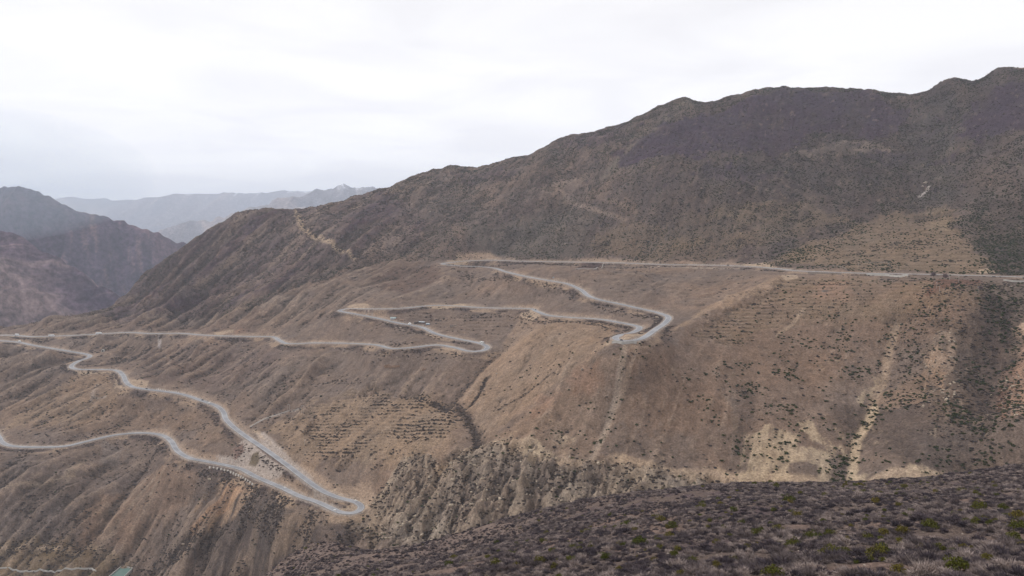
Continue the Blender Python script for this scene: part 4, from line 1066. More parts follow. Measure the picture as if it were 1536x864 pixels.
scatter('grey_scrub', np.stack([x, y, z - .03], 1)[r], np.stack([s * 1.15, s, s * .85], 1)[r], rng.random(r.sum()) * 6.28, GREYC, 'leafless grey twiggy scrub covering the near slope', 'scrub')
r = individuals(dark, 290, 'dark_shrub', NEAR_D, 'dark leafless shrub', 'shrub')
scatter('dark_scrub', np.stack([x, y, z - .03], 1)[r], np.stack([s * 1.2, s, s * .8], 1)[r], rng.random(r.sum()) * 6.28, DARKC, 'dark purplish leafless scrub scattered over the near slope', 'scrub')
r = individuals(yel, 200, 'green_bush', NEAR_Y, 'yellowish green bush', 'bush', extra=NEAR_W, sc=(1.05, 1.05, 1.5))
# the conspicuous green bushes, one by one
BIG = [(1242,838,16,'largest yellow green bush, round, near the bottom edge right of centre'), (1158,866,15,'green bush cut by the bottom edge, left of the largest round bush'), (1314,836,15,'broad olive bush beside grey scrub, upper left of the largest round bush'),
       (1436,850,0,''), (1468,765,11,'round olive bush alone high on the near slope at the right'), (1381,827,8,'small bright green bush right of the broad olive bush'), (1520,812,12,'olive bush at the right edge of the near slope'),
       (1260,832,9,'small olive bush left of the broad olive bush'), (1215,808,8,'small green bush at the middle of the near slope bottom'), (1348,761,6,'small dark green bush beside a grey shrub near the rim'), (1313,755,7,'low mossy green bush near the rim'),
       (1141,798,6,'small green bush standing left on the near slope'), (1022,866,9,'low green bush at the bottom edge left of centre'), (1075,852,8,'flat green bush near the bottom edge in grey scrub'), (1436,858,18,'tall yellow green bush at the bottom edge near the right corner'), (1350,862,12,'dark green bush at the bottom edge between two larger ones'), (930,858,7,'small green bush at the bottom edge at centre left')]
for (u, v, rp, lab) in BIG:
    if rp == 0: continue
    p = fhit(u, v); rad = rp * p[1] / F
    e = empty('green_bush', tuple(p), rng.random() * 6); e.scale = (rad * 1.15, rad * 1.1, rad * 1.5)
    tag(e, lab, 'bush')
    link('foliage', NEAR_Y[int(u) % 3], parent=e); link('stem', NEAR_W, parent=e)
if r.sum(): scatter('green_scrub', np.stack([x, y, z - .03], 1)[r], np.stack([s, s, s * .9], 1)[r], rng.random(r.sum()) * 6.28, YELC, 'tiny yellowish green bushes dotted far across the near slope', 'scrub')
# pale stones and grass tufts between the shrubs
x2, y2 = fsample(.10, yb=480); z2 = fz(x2, y2)
kk = rng.random(len(x2)) < .25 + .5 * sstep(0, .4, fbm(x2 / 20, y2 / 20, 2, 540)); x2, y2, z2 = x2[kk], y2[kk], z2[kk]
M_STONE = mat_leaf('pale_stone', lin(120, 108, 100), lin(150, 138, 128), lin(176, 164, 152))
STC = template_coll('near_stones', [blob_mesh('stone', 70 + i, .5) for i in range(3)], M_STONE)
scatter('loose_stones', np.stack([x2, y2, z2 - .05], 1), rng.uniform(.08, .30, len(x2)), rng.random(len(x2)) * 6.28, STC, 'loose pale stones lying between the shrubs', 'stones')
#OBJ_START

# ------------------------------------------------------------------ built things
class MB:
    def __init__(s): s.v = []; s.f = []
    def box(s, x0, x1, y0, y1, z0, z1, top=(0, 0)):
        i = len(s.v); a, b = top
        s.v += [(x0,y0,z0),(x1,y0,z0),(x1,y1,z0),(x0,y1,z0),(x0+a,y0+b,z1),(x1-a,y0+b,z1),(x1-a,y1-b,z1),(x0+a,y1-b,z1)]
        s.f += [(i,i+3,i+2,i+1),(i+4,i+5,i+6,i+7),(i,i+1,i+5,i+4),(i+1,i+2,i+6,i+5),(i+2,i+3,i+7,i+6),(i+3,i,i+4,i+7)]
        return s
    def prism(s, prof, y0, y1):
        """side profile in x, z swept along y"""
        n = len(prof); i = len(s.v)
        s.v += [(p[0], y0, p[1]) for p in prof] + [(p[0], y1, p[1]) for p in prof]
        s.f += [tuple(range(i, i + n)), tuple(range(i + 2 * n - 1, i + n - 1, -1))]
        for k in range(n):
            a, b = i + k, i + (k + 1) % n
            s.f.append((b, a, a + n, b + n))
        return s
    def cyl(s, c, r, h, axis='z', n=10, r2=None):
        i = len(s.v); r2 = r if r2 is None else r2
        for q, (rr, t) in enumerate(((r, 0), (r2, h))):
            for k in range(n):
                a = 2 * math.pi * k / n; p, o = math.cos(a) * rr, math.sin(a) * rr
                if axis == 'z': s.v.append((c[0] + p, c[1] + o, c[2] + t))
                elif axis == 'y': s.v.append((c[0] + p, c[1] + t, c[2] + o))
                else: s.v.append((c[0] + t, c[1] + p, c[2] + o))
        s.f += [tuple(range(i + n - 1, i - 1, -1)), tuple(range(i + n, i + 2 * n))]
        for k in range(n):
            s.f.append((i + k, i + (k + 1) % n, i + n + (k + 1) % n, i + n + k))
        return s
    def mesh(s, name, mat=None):
        me = py_mesh(name, s.v, s.f)
        if mat is not None: me.materials.append(mat)
        bm = bmesh.new(); bm.from_mesh(me); bmesh.ops.recalc_face_normals(bm, faces=bm.faces); bm.to_mesh(me); bm.free()
        return me
    def part(s, name, mat, parent, loc=None): return link(name, s.mesh(name, mat), parent=parent, loc=loc)
def copy_tree(o, parent=None):
    c = o.copy(); scene.collection.objects.link(c)
    if parent is not None: c.parent = parent
    for ch in list(o.children): copy_tree(ch, c)
    return c

M_WHITE = mat_simple('white_paint', (.78, .78, .76), .4, spec=.5); M_GLASS = mat_simple('dark_glass', (.03, .035, .045), .1, spec=.6)
M_DARKP = mat_simple('dark_paint', (.05, .055, .07), .35, spec=.5); M_RUB_HOLE = mat_simple('rubber_and_hole_dark', (.02, .02, .02), .9)
M_SILV = mat_simple('silver_paint', (.45, .47, .5), .35, spec=.5); M_RED = mat_simple('orange_paint', (.50, .16, .07), .5)
M_CARGO = mat_simple('cargo_tarpaulin', (.74, .74, .74), .7, noise=.08, nscale=1.5); M_LAMP = mat_simple('lamp_glass', (.7, .7, .66), .2); M_TAIL = mat_simple('tail_glass', (.35, .03, .02), .3)
M_STEEL = mat_simple('galvanised_steel', (.42, .43, .44), .5, noise=.1, nscale=.5); M_POLE = mat_simple('pole_concrete', (.40, .385, .36), .85, noise=.12, nscale=.6)
M_ROCKW = mat_simple('stone_masonry', (.24, .20, .17), .95, noise=.35, nscale=.8); M_ADOBE = mat_simple('adobe', (.30, .20, .14), .95, noise=.3, nscale=.6)
M_TEAL = mat_simple('teal_sheet', (.40, .50, .49), .5, noise=.12, nscale=.4); M_BLUE = mat_simple('blue_sheet', (.25, .34, .42), .5, noise=.1, nscale=.4); M_GREYS = mat_simple('grey_sheet', (.50, .53, .55), .55, noise=.15, nscale=.4)
M_TENT = mat_simple('white_canvas', (.82, .80, .77), .8); M_WATER = mat_simple('green_water', (.14, .215, .195), .15, noise=.08, nscale=.03, spec=.5)
M_SHED = mat_simple('dark_boards', (.10, .08, .07), .9, noise=.3, nscale=.7)

def wheels(e, xs, w, r=.34):
    for x_ in xs:
        for sy in (-1, 1):
            q = MB().cyl((0, -.12, 0), r, .24, 'y', 12).part('wheel', M_RUB_HOLE, e, (x_, sy * (w / 2 - .1), r))
            MB().cyl((0, -.13, 0), r * .5, .26, 'y', 8).part('rim', M_SILV, q)
def make_car(paint, suv=False):
    e = empty('car', (0, 0, 0)); h = 1.75 if suv else 1.5
    MB().prism([(-2.2,.35),(2.2,.35),(2.25,.75),(2.1,.95),(1.1,1.02),(-2.1,1.05),(-2.25,.8)], -.88, .88).part('body', paint, e)
    MB().prism([(-2.0 if suv else -1.7,1.04),(1.15,1.0),(.45,h),(-1.75 if suv else -1.2,h)], -.78, .78).part('cabin', paint, e)
    MB().prism([(1.10,1.06),(1.16,1.06),(.54,h - .08),(.48,h - .08)], -.72, .72).part('windscreen', M_GLASS, e)
    for sy in (-1, 1):
        MB().prism([(-1.55,1.10),(.85,1.08),(.4,h - .12),(-1.25,h - .12)], sy * .785 - .008, sy * .785 + .008).part('side_window', M_GLASS, e)
        MB().box(2.16, 2.26, sy * .65 - .18, sy * .65 + .18, .62, .80).part('headlight', M_LAMP, e)
        MB().box(-2.28, -2.18, sy * .68 - .15, sy * .68 + .15, .72, .92).part('tail_light', M_TAIL, e)
    wheels(e, (-1.35, 1.4), 1.8)
    return e
def make_truck(L=11.0, box=M_CARGO, cab=M_WHITE):
    e = empty('truck', (0, 0, 0))
    MB().box(-L / 2, L / 2 - .3, -.45, .45, .6, .95).part('chassis', M_DARKP, e)
    c = MB().prism([(L/2-2.3,.55),(L/2,.55),(L/2,1.6),(L/2-.25,2.9),(L/2-2.3,2.95)], -1.2, 1.2).part('cab', cab, e)
    MB().prism([(L/2-.02,1.7),(L/2+.03,1.7),(L/2-.21,2.75),(L/2-.26,2.75)], -1.08, 1.08).part('windscreen', M_GLASS, c)
    b = MB().box(-L / 2, L / 2 - 2.5, -1.25, 1.25, .98, 3.7).part('cargo_box', box, e)
    m_ = MB()
    for k in range(int((L - 3) / .9)): m_.box(-L/2 + .3 + k * .9, -L/2 + .38 + k * .9, -1.29, 1.29, 1.0, 3.66)
    m_.part('rib', box, b)
    for sy in (-1, 1): MB().box(L/2 - .02, L/2 + .06, sy * .9 - .2, sy * .9 + .2, .8, 1.05).part('headlight', M_LAMP, e)
    wheels(e, (-L/2 + 1.2, -L/2 + 2.4, L/2 - 1.3), 2.4, .5)
    return e
def make_coach(L=11.0):
    e = empty('coach', (0, 0, 0))
    b = MB().prism([(-L/2,.45),(L/2,.45),(L/2+.05,1.3),(L/2-.25,3.2),(L/2-.5,3.35),(-L/2+.15,3.35),(-L/2,3.1)], -1.25, 1.25).part('body', M_WHITE, e)
    for sy in (-1, 1):
        for k in range(6): MB().box(-L/2 + .7 + k * 1.5, -L/2 + 2.1 + k * 1.5, sy * 1.255 - .01, sy * 1.255 + .01, 1.7, 2.7).part('side_window', M_GLASS, e)
        MB().box(L/2 + .0, L/2 + .08, sy * .95 - .2, sy * .95 + .2, .75, 1.0).part('headlight', M_LAMP, e)
    MB().prism([(L/2+.02,1.45),(L/2+.06,1.45),(L/2-.20,2.9),(L/2-.25,2.9)], -1.1, 1.1).part('windscreen', M_GLASS, e)
    MB().box(-1.2, 1.2, -.7, .7, 3.35, 3.6, (.1, .1)).part('roof_unit', M_SILV, e)
    wheels(e, (-L/2 + 2.3, L/2 - 2.2), 2.45, .5)
    return e
# place by what the road does there
road_px = np.array([project(*p) for p in road])
def on_road(u, v, lane=1.8):
    d = (road_px[:, 0] - u) ** 2 + ((road_px[:, 1] - v) * 2.5) ** 2
    i = int(np.clip(np.argmin(d), 1, len(road) - 2)); t_ = road[i + 1] - road[i - 1]
    a = math.atan2(t_[1], t_[0]); n_ = np.array([-t_[1], t_[0], 0]) / np.linalg.norm(t_[:2])
    p = road[i] + n_ * lane; return (p[0], p[1], road[i][2] + .30), a, math.atan2(t_[2], np.linalg.norm(t_[:2]))
def put(e, u, v, lane, lab, cat, group=None, flip=False):
    p, a, sl = on_road(u, v, lane)
    e.location = p; e.rotation_euler = (0, sl if flip else -sl, a + (math.pi if flip else 0)); tag(e, lab, cat, group)
wc = make_car(M_WHITE); put(wc, 503.5, 765, 1.7, 'white car just past the bend tip on the lower arm of the lowest loop', 'car')
for u, v, ln, lab in [(427, 733, -1.7, 'white car halfway along the lower arm of the lowest loop'), (536, 752, 1.7, 'white car entering the lowest hairpin from its upper arm'), (313, 605, -1.7, 'white car on the left road, above the S-bend over the lowest loop')]:
    c = copy_tree(wc); put(c, u, v, ln, lab, 'car', 'white cars on the lower road', flip=ln < 0)
wc['group'] = 'white cars on the lower road'
dc = make_car(M_DARKP, True); put(dc, 303, 601, 1.7, 'dark car following close to the white car on the left road', 'car', 'dark cars on the road')
for u, v, ln, lab in [(220, 584, 1.7, 'dark car beside the pale lay-by on the left road'), (935, 508, 1.7, 'dark car parked in the middle hairpin'), (801, 465.5, -1.7, 'dark car on the middle road at its kink'), (1092, 398.5, 1.7, 'dark car alone on the upper road')]:
    c = copy_tree(dc); put(c, u, v, ln, lab, 'car', 'dark cars on the road', flip=ln < 0)
co = make_coach(); put(co, 720, 516, 1.9, 'white coach at the tip of the middle left hairpin', 'coach')
tr = make_truck(15.0); put(tr, 148, 500, -1.9, 'long white truck, the rightmost on the far left road', 'truck', 'white trucks on the far left road', flip=True)
for u, v, lab in [(76, 504, 'long white truck in the middle of the far left road'), (25, 503, 'white truck nearest the left edge on the upper left road')]:
    c = copy_tree(tr); put(c, u, v, -1.9, lab, 'truck', 'white trucks on the far left road', flip=True)
t2 = make_truck(7.5); put(t2, 28, 514, 1.9, 'short white truck on the left road below the others', 'truck')

# ground position seen at a pixel
def ground(u, v): p = ghit(u, v); return (float(p[0]), float(p[1]), float(p[2]))
# roadside camp
def shed(u, v, L, W, H_, wall, roof, lab, rz, cat='shed'):
    p = ground(u, v); e = empty('roadside_shed', (p[0], p[1], p[2] - .3), rz); tag(e, lab, cat)
    w_ = MB().box(-L/2, L/2, -W/2, W/2, -1.0, H_).part('wall', wall, e)
    MB().prism([(-L/2-.4, 0), (-L/2-.4, .14), (L/2+.4, .14), (L/2+.4, 0)], -1, 1)
    r = MB(); i = 0
    r.v = [(-L/2-.4,-W/2-.5,H_+.02),(L/2+.4,-W/2-.5,H_+.02),(L/2+.4,0,H_+1.1),(-L/2-.4,0,H_+1.1),(L/2+.4,W/2+.5,H_+.02),(-L/2-.4,W/2+.5,H_+.02),
           (-L/2-.4,-W/2-.5,H_+.14),(L/2+.4,-W/2-.5,H_+.14),(L/2+.4,0,H_+1.22),(-L/2-.4,0,H_+1.22),(L/2+.4,W/2+.5,H_+.14),(-L/2-.4,W/2+.5,H_+.14)]
    r.f = [(0,3,2,1),(3,5,4,2),(6,7,8,9),(9,8,10,11),(0,1,7,6),(4,5,11,10),(1,2,8,7),(2,4,10,8),(3,0,6,9),(5,3,9,11)]
    r.part('roof', roof, e)
    MB().box(-.5, .5, -W/2 - .04, -W/2 - .01, 0, 2.0).part('door', M_SHED, e)
    for k in (-1, 1): MB().box(k * L * .3 - .5, k * L * .3 + .5, -W/2 - .04, -W/2 - .01, 1.0, 1.8).part('window', M_GLASS, e)
    return e
shed(590, 478, 11, 4, 2.0, M_GREYS, M_TEAL, 'long shed with pale teal roof, leftmost of the roadside camp', -.25)
shed(603, 481, 8, 3, 1.5, M_ADOBE, M_ADOBE, 'low shed with rust brown roof next to the teal roofed shed', -.25)
shed(633, 484.5, 12, 4, 2.2, M_SHED, M_GREYS, 'long shed with light grey roof behind the white tent', -.35)
shed(642, 487, 7, 4, 2.2, M_BLUE, M_GREYS, 'blue walled shed at the right end of the roadside camp', -.35)
shed(624, 485, 6, 4, 2.5, M_SHED, M_SHED, 'small dark shed between the white tent and the grey roofs', -.2)
p = ground(614.5, 486); e = empty('tent', p); tag(e, 'white ridge tent beside the road in the camp', 'tent')
MB().prism([(-3, -.3), (3, -.3), (3, 1.2), (0, 3.0), (-3, 1.2)], -3.2, 3.2).part('canvas', M_TENT, e); MB().box(-.6, .6, -3.24, -3.21, 0, 1.6).part('door_flap', M_GREYS, e)

# stone ruins, walls
def ruin(u, v, L, W, H_, mat, lab, rz=0, name='ruined_hut', cat='ruin'):
    p = ground(u, v); e = empty(name, (p[0], p[1], p[2] - .2), rz); tag(e, lab, cat)
    r = random.Random(int(u)); T = .6
    def rough(x0, x1, y0, y1, axis):
        n = max(2, int(max(x1 - x0, y1 - y0) / 1.4)); m_ = MB()
        for k in range(n):
            h = H_ * r.uniform(.55, 1.05)
            if axis == 'x': m_.box(x0 + (x1 - x0) * k / n, x0 + (x1 - x0) * (k + 1) / n, y0 + r.uniform(-.05, .05), y1 + r.uniform(-.05, .05), -1.5, h, (.02, .05))
            else: m_.box(x0, x1, y0 + (y1 - y0) * k / n, y0 + (y1 - y0) * (k + 1) / n, -1.5, h, (.05, .02))
        m_.part('wall', mat, e)
    rough(-L/2, L/2, -W/2, -W/2 + T, 'x'); rough(-L/2, L/2, W/2 - T, W/2, 'x'); rough(-L/2, -L/2 + T, -W/2 + T + .02, W/2 - T - .02, 'y'); rough(L/2 - T, L/2, -W/2 + T + .02, W/2 - T - .02, 'y')
ruin(1240, 437, 13, 7, 2.4, M_ROCKW, 'roofless stone hut alone on the brown field below the upper road')
ruin(588, 549, 26, 9, 2.2, M_ADOBE, 'long roofless mud walled enclosure under the middle left road')
ruin(636, 554, 6, 5, 2.6, M_ADOBE, 'small roofless mud hut right of the long enclosure')
ruin(680, 489, 13, 6, 2.0, M_ROCKW, 'low stone ruin on the terraces right of the camp')
def drape_wall(name, pl, h, w, mat, lab, cat, step=4, lift=0, caps=False):
    """a wall that follows the ground, in straight pieces"""
    P = resample(np.array([ground(u, v) for u, v in pl]), step)
    e = empty(name, tuple(P[0])); tag(e, lab, cat)
    z = grid_z(P[:, 0], P[:, 1])
    for k in range(len(P) - 1):
        a, b = P[k], P[k + 1]; d = b[:2] - a[:2]; L = np.linalg.norm(d); d = d / L; n = np.array([-d[1], d[0]]) * w / 2
        V = []
        for q, zz_ in ((a, z[k]), (b, z[k + 1])):
            for sgn in (-1, 1):
                V += [(q[0] + sgn * n[0] - P[0][0], q[1] + sgn * n[1] - P[0][1], zz_ - .8 - P[0][2]), (q[0] + sgn * n[0] - P[0][0], q[1] + sgn * n[1] - P[0][1], zz_ + h + lift - P[0][2])]
        m_ = MB(); m_.v = V; m_.f = [(0, 1, 5, 4), (2, 6, 7, 3), (1, 3, 7, 5), (0, 4, 6, 2), (0, 2, 3, 1), (4, 5, 7, 6)]
        m_.part('wall_section', mat, e)
    return e
drape_wall('field_wall', [(863, 404), (893, 404.5), (905, 394.5)], 1.6, .8, MAT_CONC, 'pale L-shaped concrete wall holding the dark field under the upper road', 'wall', 12)
paint_dark = None
drape_wall('field_wall', [(1288, 402), (1288, 394), (1333, 393.5), (1334, 399)], 1.3, .6, M_ROCKW, 'thin stone wall round the field just above the upper road', 'wall', 10)
drape_wall('stone_wall', [(1224, 402), (1240, 399.5), (1262, 400), (1270, 404)], 1.2, .8, M_ROCKW, 'curved low stone wall on the uphill verge of the upper road', 'wall', 8)
drape_wall('stone_wall', [(1505, 421), (1520, 423), (1545, 423)], 2.2, .9, MAT_CONC, 'pale wall under the road at the right edge', 'wall', 8)
drape_wall('channel_wall', [(-6, 855), (20, 855.5), (45, 858), (60, 855), (75, 857), (105, 855), (130, 853), (138, 853), (144, 858)], .9, 1.3, MAT_CONC, 'thin pale irrigation channel crossing the bottom left field', 'channel', 5, .5)
drape_wall('path_wall', [(375, 641), (388, 633), (403, 627), (430, 617), (452, 612)], .8, .9, MAT_CONC, 'pale parapet of the path climbing right from the left road', 'wall', 10)

drape_wall('stone_wall', [(1212, 410.5), (1240, 411.2), (1262, 412)], 3.0, .9, M_ROCKW, 'stone retaining wall right under the upper road, left piece', 'wall', 6)
drape_wall('stone_wall', [(1300, 413), (1330, 414), (1362, 414.5)], 3.0, .9, MAT_CONC, 'pale retaining wall right under the upper road, right piece', 'wall', 6)
drape_wall('stone_wall', [(918, 515), (935, 517), (955, 515.5)], 3.5, 1.0, MAT_CONC, 'pale retaining wall under the tip of the middle hairpin', 'wall', 5)
# retaining wall with white buttresses under the lower arm
seg = [(314, 701), (330, 703), (345, 707), (360, 714), (372, 721), (382, 728)]
P = resample(np.array([ground(u, v) for u, v in seg]), 1.0); P = resample(P, np.linalg.norm(np.diff(P[:, :2], axis=0), axis=1).sum() / 17)
e = empty('retaining_wall', tuple(P[0])); tag(e, 'retaining wall with a row of white buttresses below the lowest road', 'retaining wall')
o0 = P[0]
def wedge(a, b, zt, zb, w_):
    d = (b - a)[:2]; L = np.linalg.norm(d); d /= L; n = np.array([d[1], -d[0]])
    if n[1] > 0: n = -n
    m_ = MB(); A = a[:2] - o0[:2]; B = b[:2] - o0[:2]
    m_.v = [(*A, zb), (*B, zb), (*(B + n * w_), zb), (*(A + n * w_), zb), (*A, zt), (*B, zt), (*(B + n * w_ * .25), zt), (*(A + n * w_ * .25), zt)]
    m_.f = [(0,3,2,1),(4,5,6,7),(0,1,5,4),(1,2,6,5),(2,3,7,6),(3,0,4,7)]
    return m_
for k in range(len(P) - 1):
    a, b = P[k], P[k + 1]; zt = min(a[2], b[2]) - o0[2] + 1.6
    wedge(a, b, zt, zt - 7.5, 1.6).part('wall_panel', M_ROCKW, e)
    q = a + (b - a) * .38; wedge(a + (b - a) * .05, q, zt + .3, zt - 5.0, 2.6).part('buttress', mat_simple('white_concrete', (.50, .465, .42), .9) if k == 0 else bpy.data.materials['white_concrete'], e)

# utility poles
def pole_tree(h=9.0, hframe=False):
    e = empty('utility_pole', (0, 0, 0))
    for sx in ((-1.3, 1.3) if hframe else (0,)):
        MB().cyl((0, 0, -1), .2, h + 1, 'z', 8, .12).part('pole', M_POLE, e, (sx, 0, 0))
    c = MB().box(-1.9 if hframe else -1.0, 1.9 if hframe else 1.0, -.08, .08, h - .9, h - .7).part('crossarm', M_STEEL, e)
    for k in (-1.6, 0, 1.6) if hframe else (-.9, 0, .9): MB().cyl((k, 0, h - .7), .09, .4, 'z', 6).part('insulator', M_WHITE, c)
    return e
hp = pole_tree(13, True); sp_ = pole_tree(9)
for q, (u, v, hf, lab) in enumerate([(433, 618, 1, 'left of the two double concrete poles above the terraces'), (454, 620, 1, 'right of the two double concrete poles above the terraces'), (456, 650, 0, 'single pole standing on the slope under the double poles'), (457, 668, 0, 'lowest pole of the line above the lowest loop'),
        (325, 692, 0, 'leftmost pole beside the lower arm of the lowest loop'), (334, 694, 0, 'second pole from the left beside the lower arm'), (342, 696, 0, 'middle pole beside the lower arm'), (349, 698, 0, 'fourth pole beside the lower arm'), (354, 700, 0, 'rightmost pole beside the lower arm'),  # thin dark lines across both arms, built as poles
        (425, 694, 0, 'pole on the verge of the upper arm of the lowest loop'), (450, 711, 0, 'pole near the bend of the upper arm of the lowest loop'), (1405, 433, 0, 'left of two poles on the red field below the upper road'), (1409, 439, 0, 'right of two poles on the red field below the upper road'),
        (1467, 440, 0, 'pole beside a bare tree at the right of the red field'), (1424, 420, 0, 'pole just under the upper road, left'), (1438, 424, 0, 'pole just under the upper road, right')]):
    src = hp if hf else sp_
    c = src if (q == 0 or q == 2) else copy_tree(src)
    c.location = ground(u, v); c.rotation_euler = (0, 0, .4 * (q % 3)); tag(c, lab, 'pole', 'utility poles')

# culvert mouth
p = ground(154.5, 528); e = empty('culvert_mouth', (p[0], p[1], p[2]), .1); tag(e, 'round dark culvert mouth framed in pale concrete on the far left slope', 'culvert')
m_ = MB(); n = 16
for k in range(n):
    a0 = 2 * math.pi * k / n; a1 = 2 * math.pi * (k + 1) / n; i = len(m_.v)
    for (a, r_) in ((a0, 2.0), (a1, 2.0), (a1, 3.6), (a0, 3.6)):
        m_.v += [(math.cos(a) * r_, -1.5, 2.6 + math.sin(a) * r_), (math.cos(a) * r_, 2.5, 2.6 + math.sin(a) * r_)]
    m_.f += [(i, i+2, i+4, i+6), (i, i+1, i+3, i+2), (i+4, i+5, i+7, i+6)]
m_.part('frame', MAT_CONC, e); MB().cyl((0, -1.0, 2.6), 2.02, .2, 'y', 16).part('opening_dark_disc', M_RUB_HOLE, e)  # solid black disc stands in for the darkness inside the pipe

# reservoir
c4 = [ground(182, 849), ground(199, 851.5), ground(181, 872), ground(150, 872)]
zw = min(c[2] for c in c4[:2]) + .6
R4 = [at_z(u, v, zw) for u, v in [(182, 849), (199, 851.5), (178, 872), (154, 872)]]
e = empty('reservoir', R4[0]); tag(e, 'turquoise rectangular reservoir at the bottom left edge', 'reservoir')
L4 = [np.array(r) - np.array(R4[0]) for r in R4]
m_ = MB(); m_.v = [tuple(l - np.array([0, 0, 1.6])) for l in L4] + [tuple(l - np.array([0, 0, 6])) for l in L4]; m_.f = [(3, 2, 1, 0), (4, 5, 6, 7), (0, 1, 5, 4), (1, 2, 6, 5), (2, 3, 7, 6), (3, 0, 4, 7)]
m_.part('water', M_WATER, e)
cen = sum(L4) / 4
for k in range(4):
    a, b = L4[k], L4[(k + 1) % 4]; ao = a + (a - cen) * .07; bo = b + (b - cen) * .07
    m_ = MB(); m_.v = [tuple(a + [0,0,0]), tuple(b + [0,0,0]), tuple(bo), tuple(ao)] + [tuple(np.array(q) - [0, 0, 5]) for q in (a, b, bo, ao)]
    m_.f = [(0, 1, 2, 3), (0, 4, 5, 1), (2, 6, 7, 3), (1, 5, 6, 2), (3, 7, 4, 0)]; m_.part('rim', MAT_CONC, e)

# crash barriers on the valley side, posts along one lay-by
def barrier(u0, u1, side, lab, mat=M_STEEL, h=.85, idx=None):
    i0, i1 = idx
    P = road[i0:i1]
    if len(P) < 3: return
    T = np.gradient(P[:, :2], axis=0); T /= np.linalg.norm(T, axis=1)[:, None]; N = np.stack([-T[:, 1], T[:, 0]], 1) * side * 4.75
    e = empty('crash_barrier', (P[0][0], P[0][1], P[0][2])); tag(e, lab, 'crash barrier', 'crash barriers on the valley side of the road')
    q = np.concatenate([P[:, :2] + N, P[:, 2:]], 1) - P[0]
    m_ = MB()
    for k in range(len(q) - 1):
        a, b = q[k], q[k + 1]; n_ = N[k] / 4.75 * .05; i = len(m_.v)
        for s_ in (a, b):
            m_.v += [(s_[0] - n_[0], s_[1] - n_[1], s_[2] + h - .35), (s_[0] + n_[0], s_[1] + n_[1], s_[2] + h - .35), (s_[0] + n_[0], s_[1] + n_[1], s_[2] + h), (s_[0] - n_[0], s_[1] - n_[1], s_[2] + h)]
        m_.f += [(i, i+4, i+5, i+1), (i+1, i+5, i+6, i+2), (i+2, i+6, i+7, i+3), (i+3, i+7, i+4, i)]
    m_.part('rail', mat, e)
    m_ = MB()
    for k in range(len(q)):
        a = q[k]; m_.box(a[0] - .07, a[0] + .07, a[1] - .07, a[1] + .07, a[2] - .6, a[2] + h - .3)
    o = m_.part('posts', mat, e); o['kind'] = 'stuff'
def ridx(u, v): return int(np.argmin((road_px[:, 0] - u) ** 2 + ((road_px[:, 1] - v) * 2.5) ** 2))
for (a, b, lab) in [((1530, 415.7), (1120, 399.5), 'crash barrier along the right part of the upper road'), ((1060, 397.7), (700, 391.5), 'crash barrier along the left part of the upper road'), ((740, 401), (985, 468), 'crash barrier on the road down to the middle hairpin'),
                    ((920, 482), (540, 463.3), 'crash barrier on the road left of the middle hairpin'), ((540, 472), (700, 510), 'crash barrier past the roadside camp'), ((700, 526.6), (430, 515.5), 'crash barrier on the road left of the coach'),
                    ((400, 505), (110, 503), 'crash barrier on the long road to the far left'), ((30, 514), (125, 530.5), 'crash barrier above the culvert'), ((205, 582), (320, 607), 'crash barrier right of the pale lay-by'), ((345, 636), (520, 750), 'crash barrier on the upper arm of the lowest loop'),
                    ((525, 770), (290, 688), 'crash barrier on the lower arm of the lowest loop'), ((235, 651), (20, 669), 'crash barrier on the lowest road at the left')]:
    i0, i1 = ridx(*a), ridx(*b); i0, i1 = min(i0, i1), max(i0, i1)
    # valley side: the lower ground
    mid = (i0 + i1) // 2; T = road[mid + 1] - road[mid - 1]; n_ = np.array([-T[1], T[0]]) / np.linalg.norm(T[:2]); 
    zl = [sum(float(bil(LOOK, np.array([road[k][0] + s_ * 14 * n_[0]]), np.array([road[k][1] + s_ * 14 * n_[1]]))[0]) for k in (mid,)) for s_ in (-1, 1)]
    barrier(0, 0, -1 if zl[0] < zl[1] else 1, lab, idx=(i0, i1))
# white marker posts by the lay-by
mp = MB().box(-.25, .25, -.25, .25, -.3, 1.5).mesh('marker_post', M_WHITE)
for k in range(12):
    p, a, sl = on_road(232 + k * 2.9, 585 + k * .55, 5.6); 
    o = link('marker_post', mp, loc=(p[0], p[1], p[2])); tag(o, 'short white marker post in the row uphill of the left road', 'post', 'white marker posts in a row beside the left road')
# blue sign
p = ground(830, 418); e = empty('road_sign', p, .2); tag(e, 'small blue sign board above the road to the middle hairpin', 'sign')
MB().box(-.08, .08, -.08, .08, -.5, 2.2).part('post', M_STEEL, e); MB().box(-1.3, 1.3, -.14, -.09, 1.6, 3.4).part('board', M_BLUE, e)
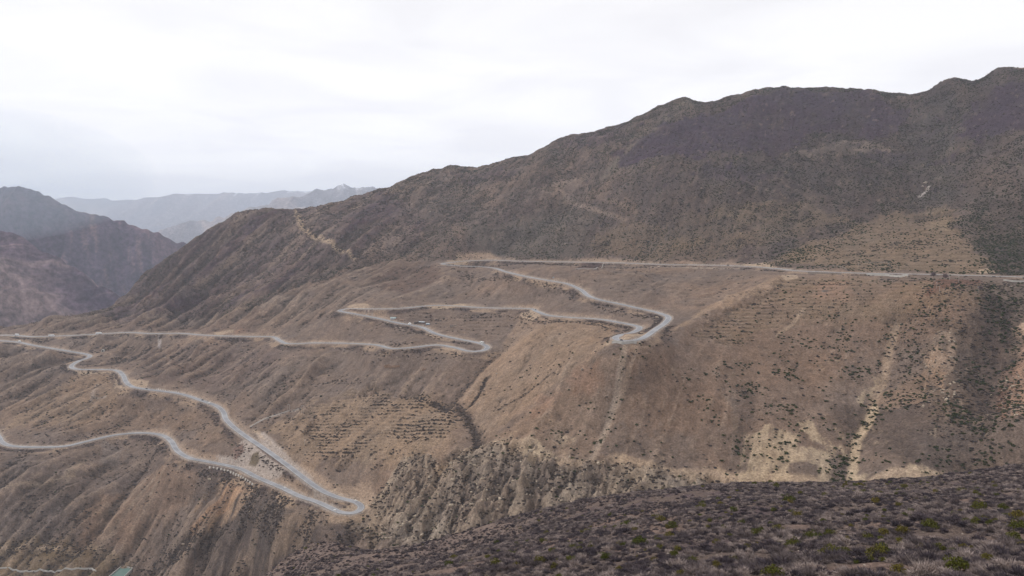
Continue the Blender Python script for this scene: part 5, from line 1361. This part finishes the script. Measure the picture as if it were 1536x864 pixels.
# bare trees
TW = [twig_mesh('crown', 420, 90 + i, w=.012, height=1.5) for i in range(2)]
M_BARE = mat_leaf('bare_twigs', lin(110, 96, 96), lin(128, 112, 110), lin(140, 124, 118))
for m_ in TW: m_.materials.append(M_BARE)
for q, (u, v, h, lab) in enumerate([(617, 497, 9, 'bare greyish tree just below the white tent'), (1400, 416, 11, 'bare grey tree left of its twin on the upper road verge'), (1418, 419, 12, 'bare grey tree, the larger on the upper road verge'), (1471, 436, 9, 'bare grey tree by the right hand field pole'), (646, 476, 8, 'bare grey tree on the terraces above the camp'), (1150, 0, 0, '')]):
    if h == 0: continue
    p = ground(u, v); e = empty('bare_tree', p); tag(e, lab, 'tree')
    MB().cyl((0, 0, -.5), .28, h * .35 + .5, 'z', 7, .16).part('trunk', M_WOOD, e)
    o = link('crown', TW[q % 2], parent=e, loc=(0, 0, h * .2)); o.scale = (h * .42,) * 3
# boulders on the pale outcrops
M_BOUL = mat_simple('boulder_rock', tuple(lin(150, 138, 126)), .95, noise=.25, nscale=1.0)
bl = [blob_mesh('boulder', 200 + i, .8) for i in range(3)]
for m_ in bl: m_.materials.append(M_BOUL)
for q, (u, v, s_, lab) in enumerate([(1516, 431, 2.2, 'pale boulder near the right edge under the road, left one'), (1523, 432, 1.8, 'pale boulder near the right edge under the road, right one'), (1388, 275, 4.5, 'large pale rock high on the dark slope'), (1384, 280, 3.0, 'smaller pale rock under the large one on the dark slope'),
        (248, 537, 2.2, 'lone white rock on the brown slope left of centre'), (745, 561, 2.0, 'pale rock on the smooth tan slope'), (438, 475, 2.4, 'pale rock above the long left road'), (1092, 576, 1.8, 'pale rock on the brown slope right of centre'), (848, 367, 3.0, 'pale rock on the slope above the upper road'), (645, 318, 3.5, 'pale rock on the upper left ridge')]):
    o = link('boulder', bl[q % 3], loc=ground(u, v)); o.scale = (s_ * 1.3, s_, s_); o.rotation_euler = (0, 0, q); tag(o, lab, 'rock')

# rubble and crags on the eroded banks
CR = sample(BAD * (.05 * RIBM + .012) + BAD2 * .012 * sstep(0, .5, g1) + DNB * .012 * sstep(0, .4, bnk) + poly_mask([(1498,560),(1540,540),(1600,540),(1600,640),(1520,640)], 8, .8) * .05 + poly_mask([(1385,520),(1440,510),(1440,600),(1380,610)], 8, .8) * .03)
crs = np.clip(rng.lognormal(-.1, .5, len(CR[0])), .4, 3.0)
M_CRAG = mat_leaf('crag_rock', lin(120, 108, 98), lin(152, 138, 122), lin(180, 165, 146))
CRG = template_coll('crag_rocks', [blob_mesh('crag_rock', 300 + i, .9) for i in range(4)], M_CRAG)
scatter('crag_rubble', np.stack([CR[0], CR[1], CR[2] - .2], 1), np.stack([crs * 1.3, crs * .8, crs], 1), rng.random(len(crs)) * 6.28, CRG, 'pale broken rock and rubble on the eroded banks', 'rocks')
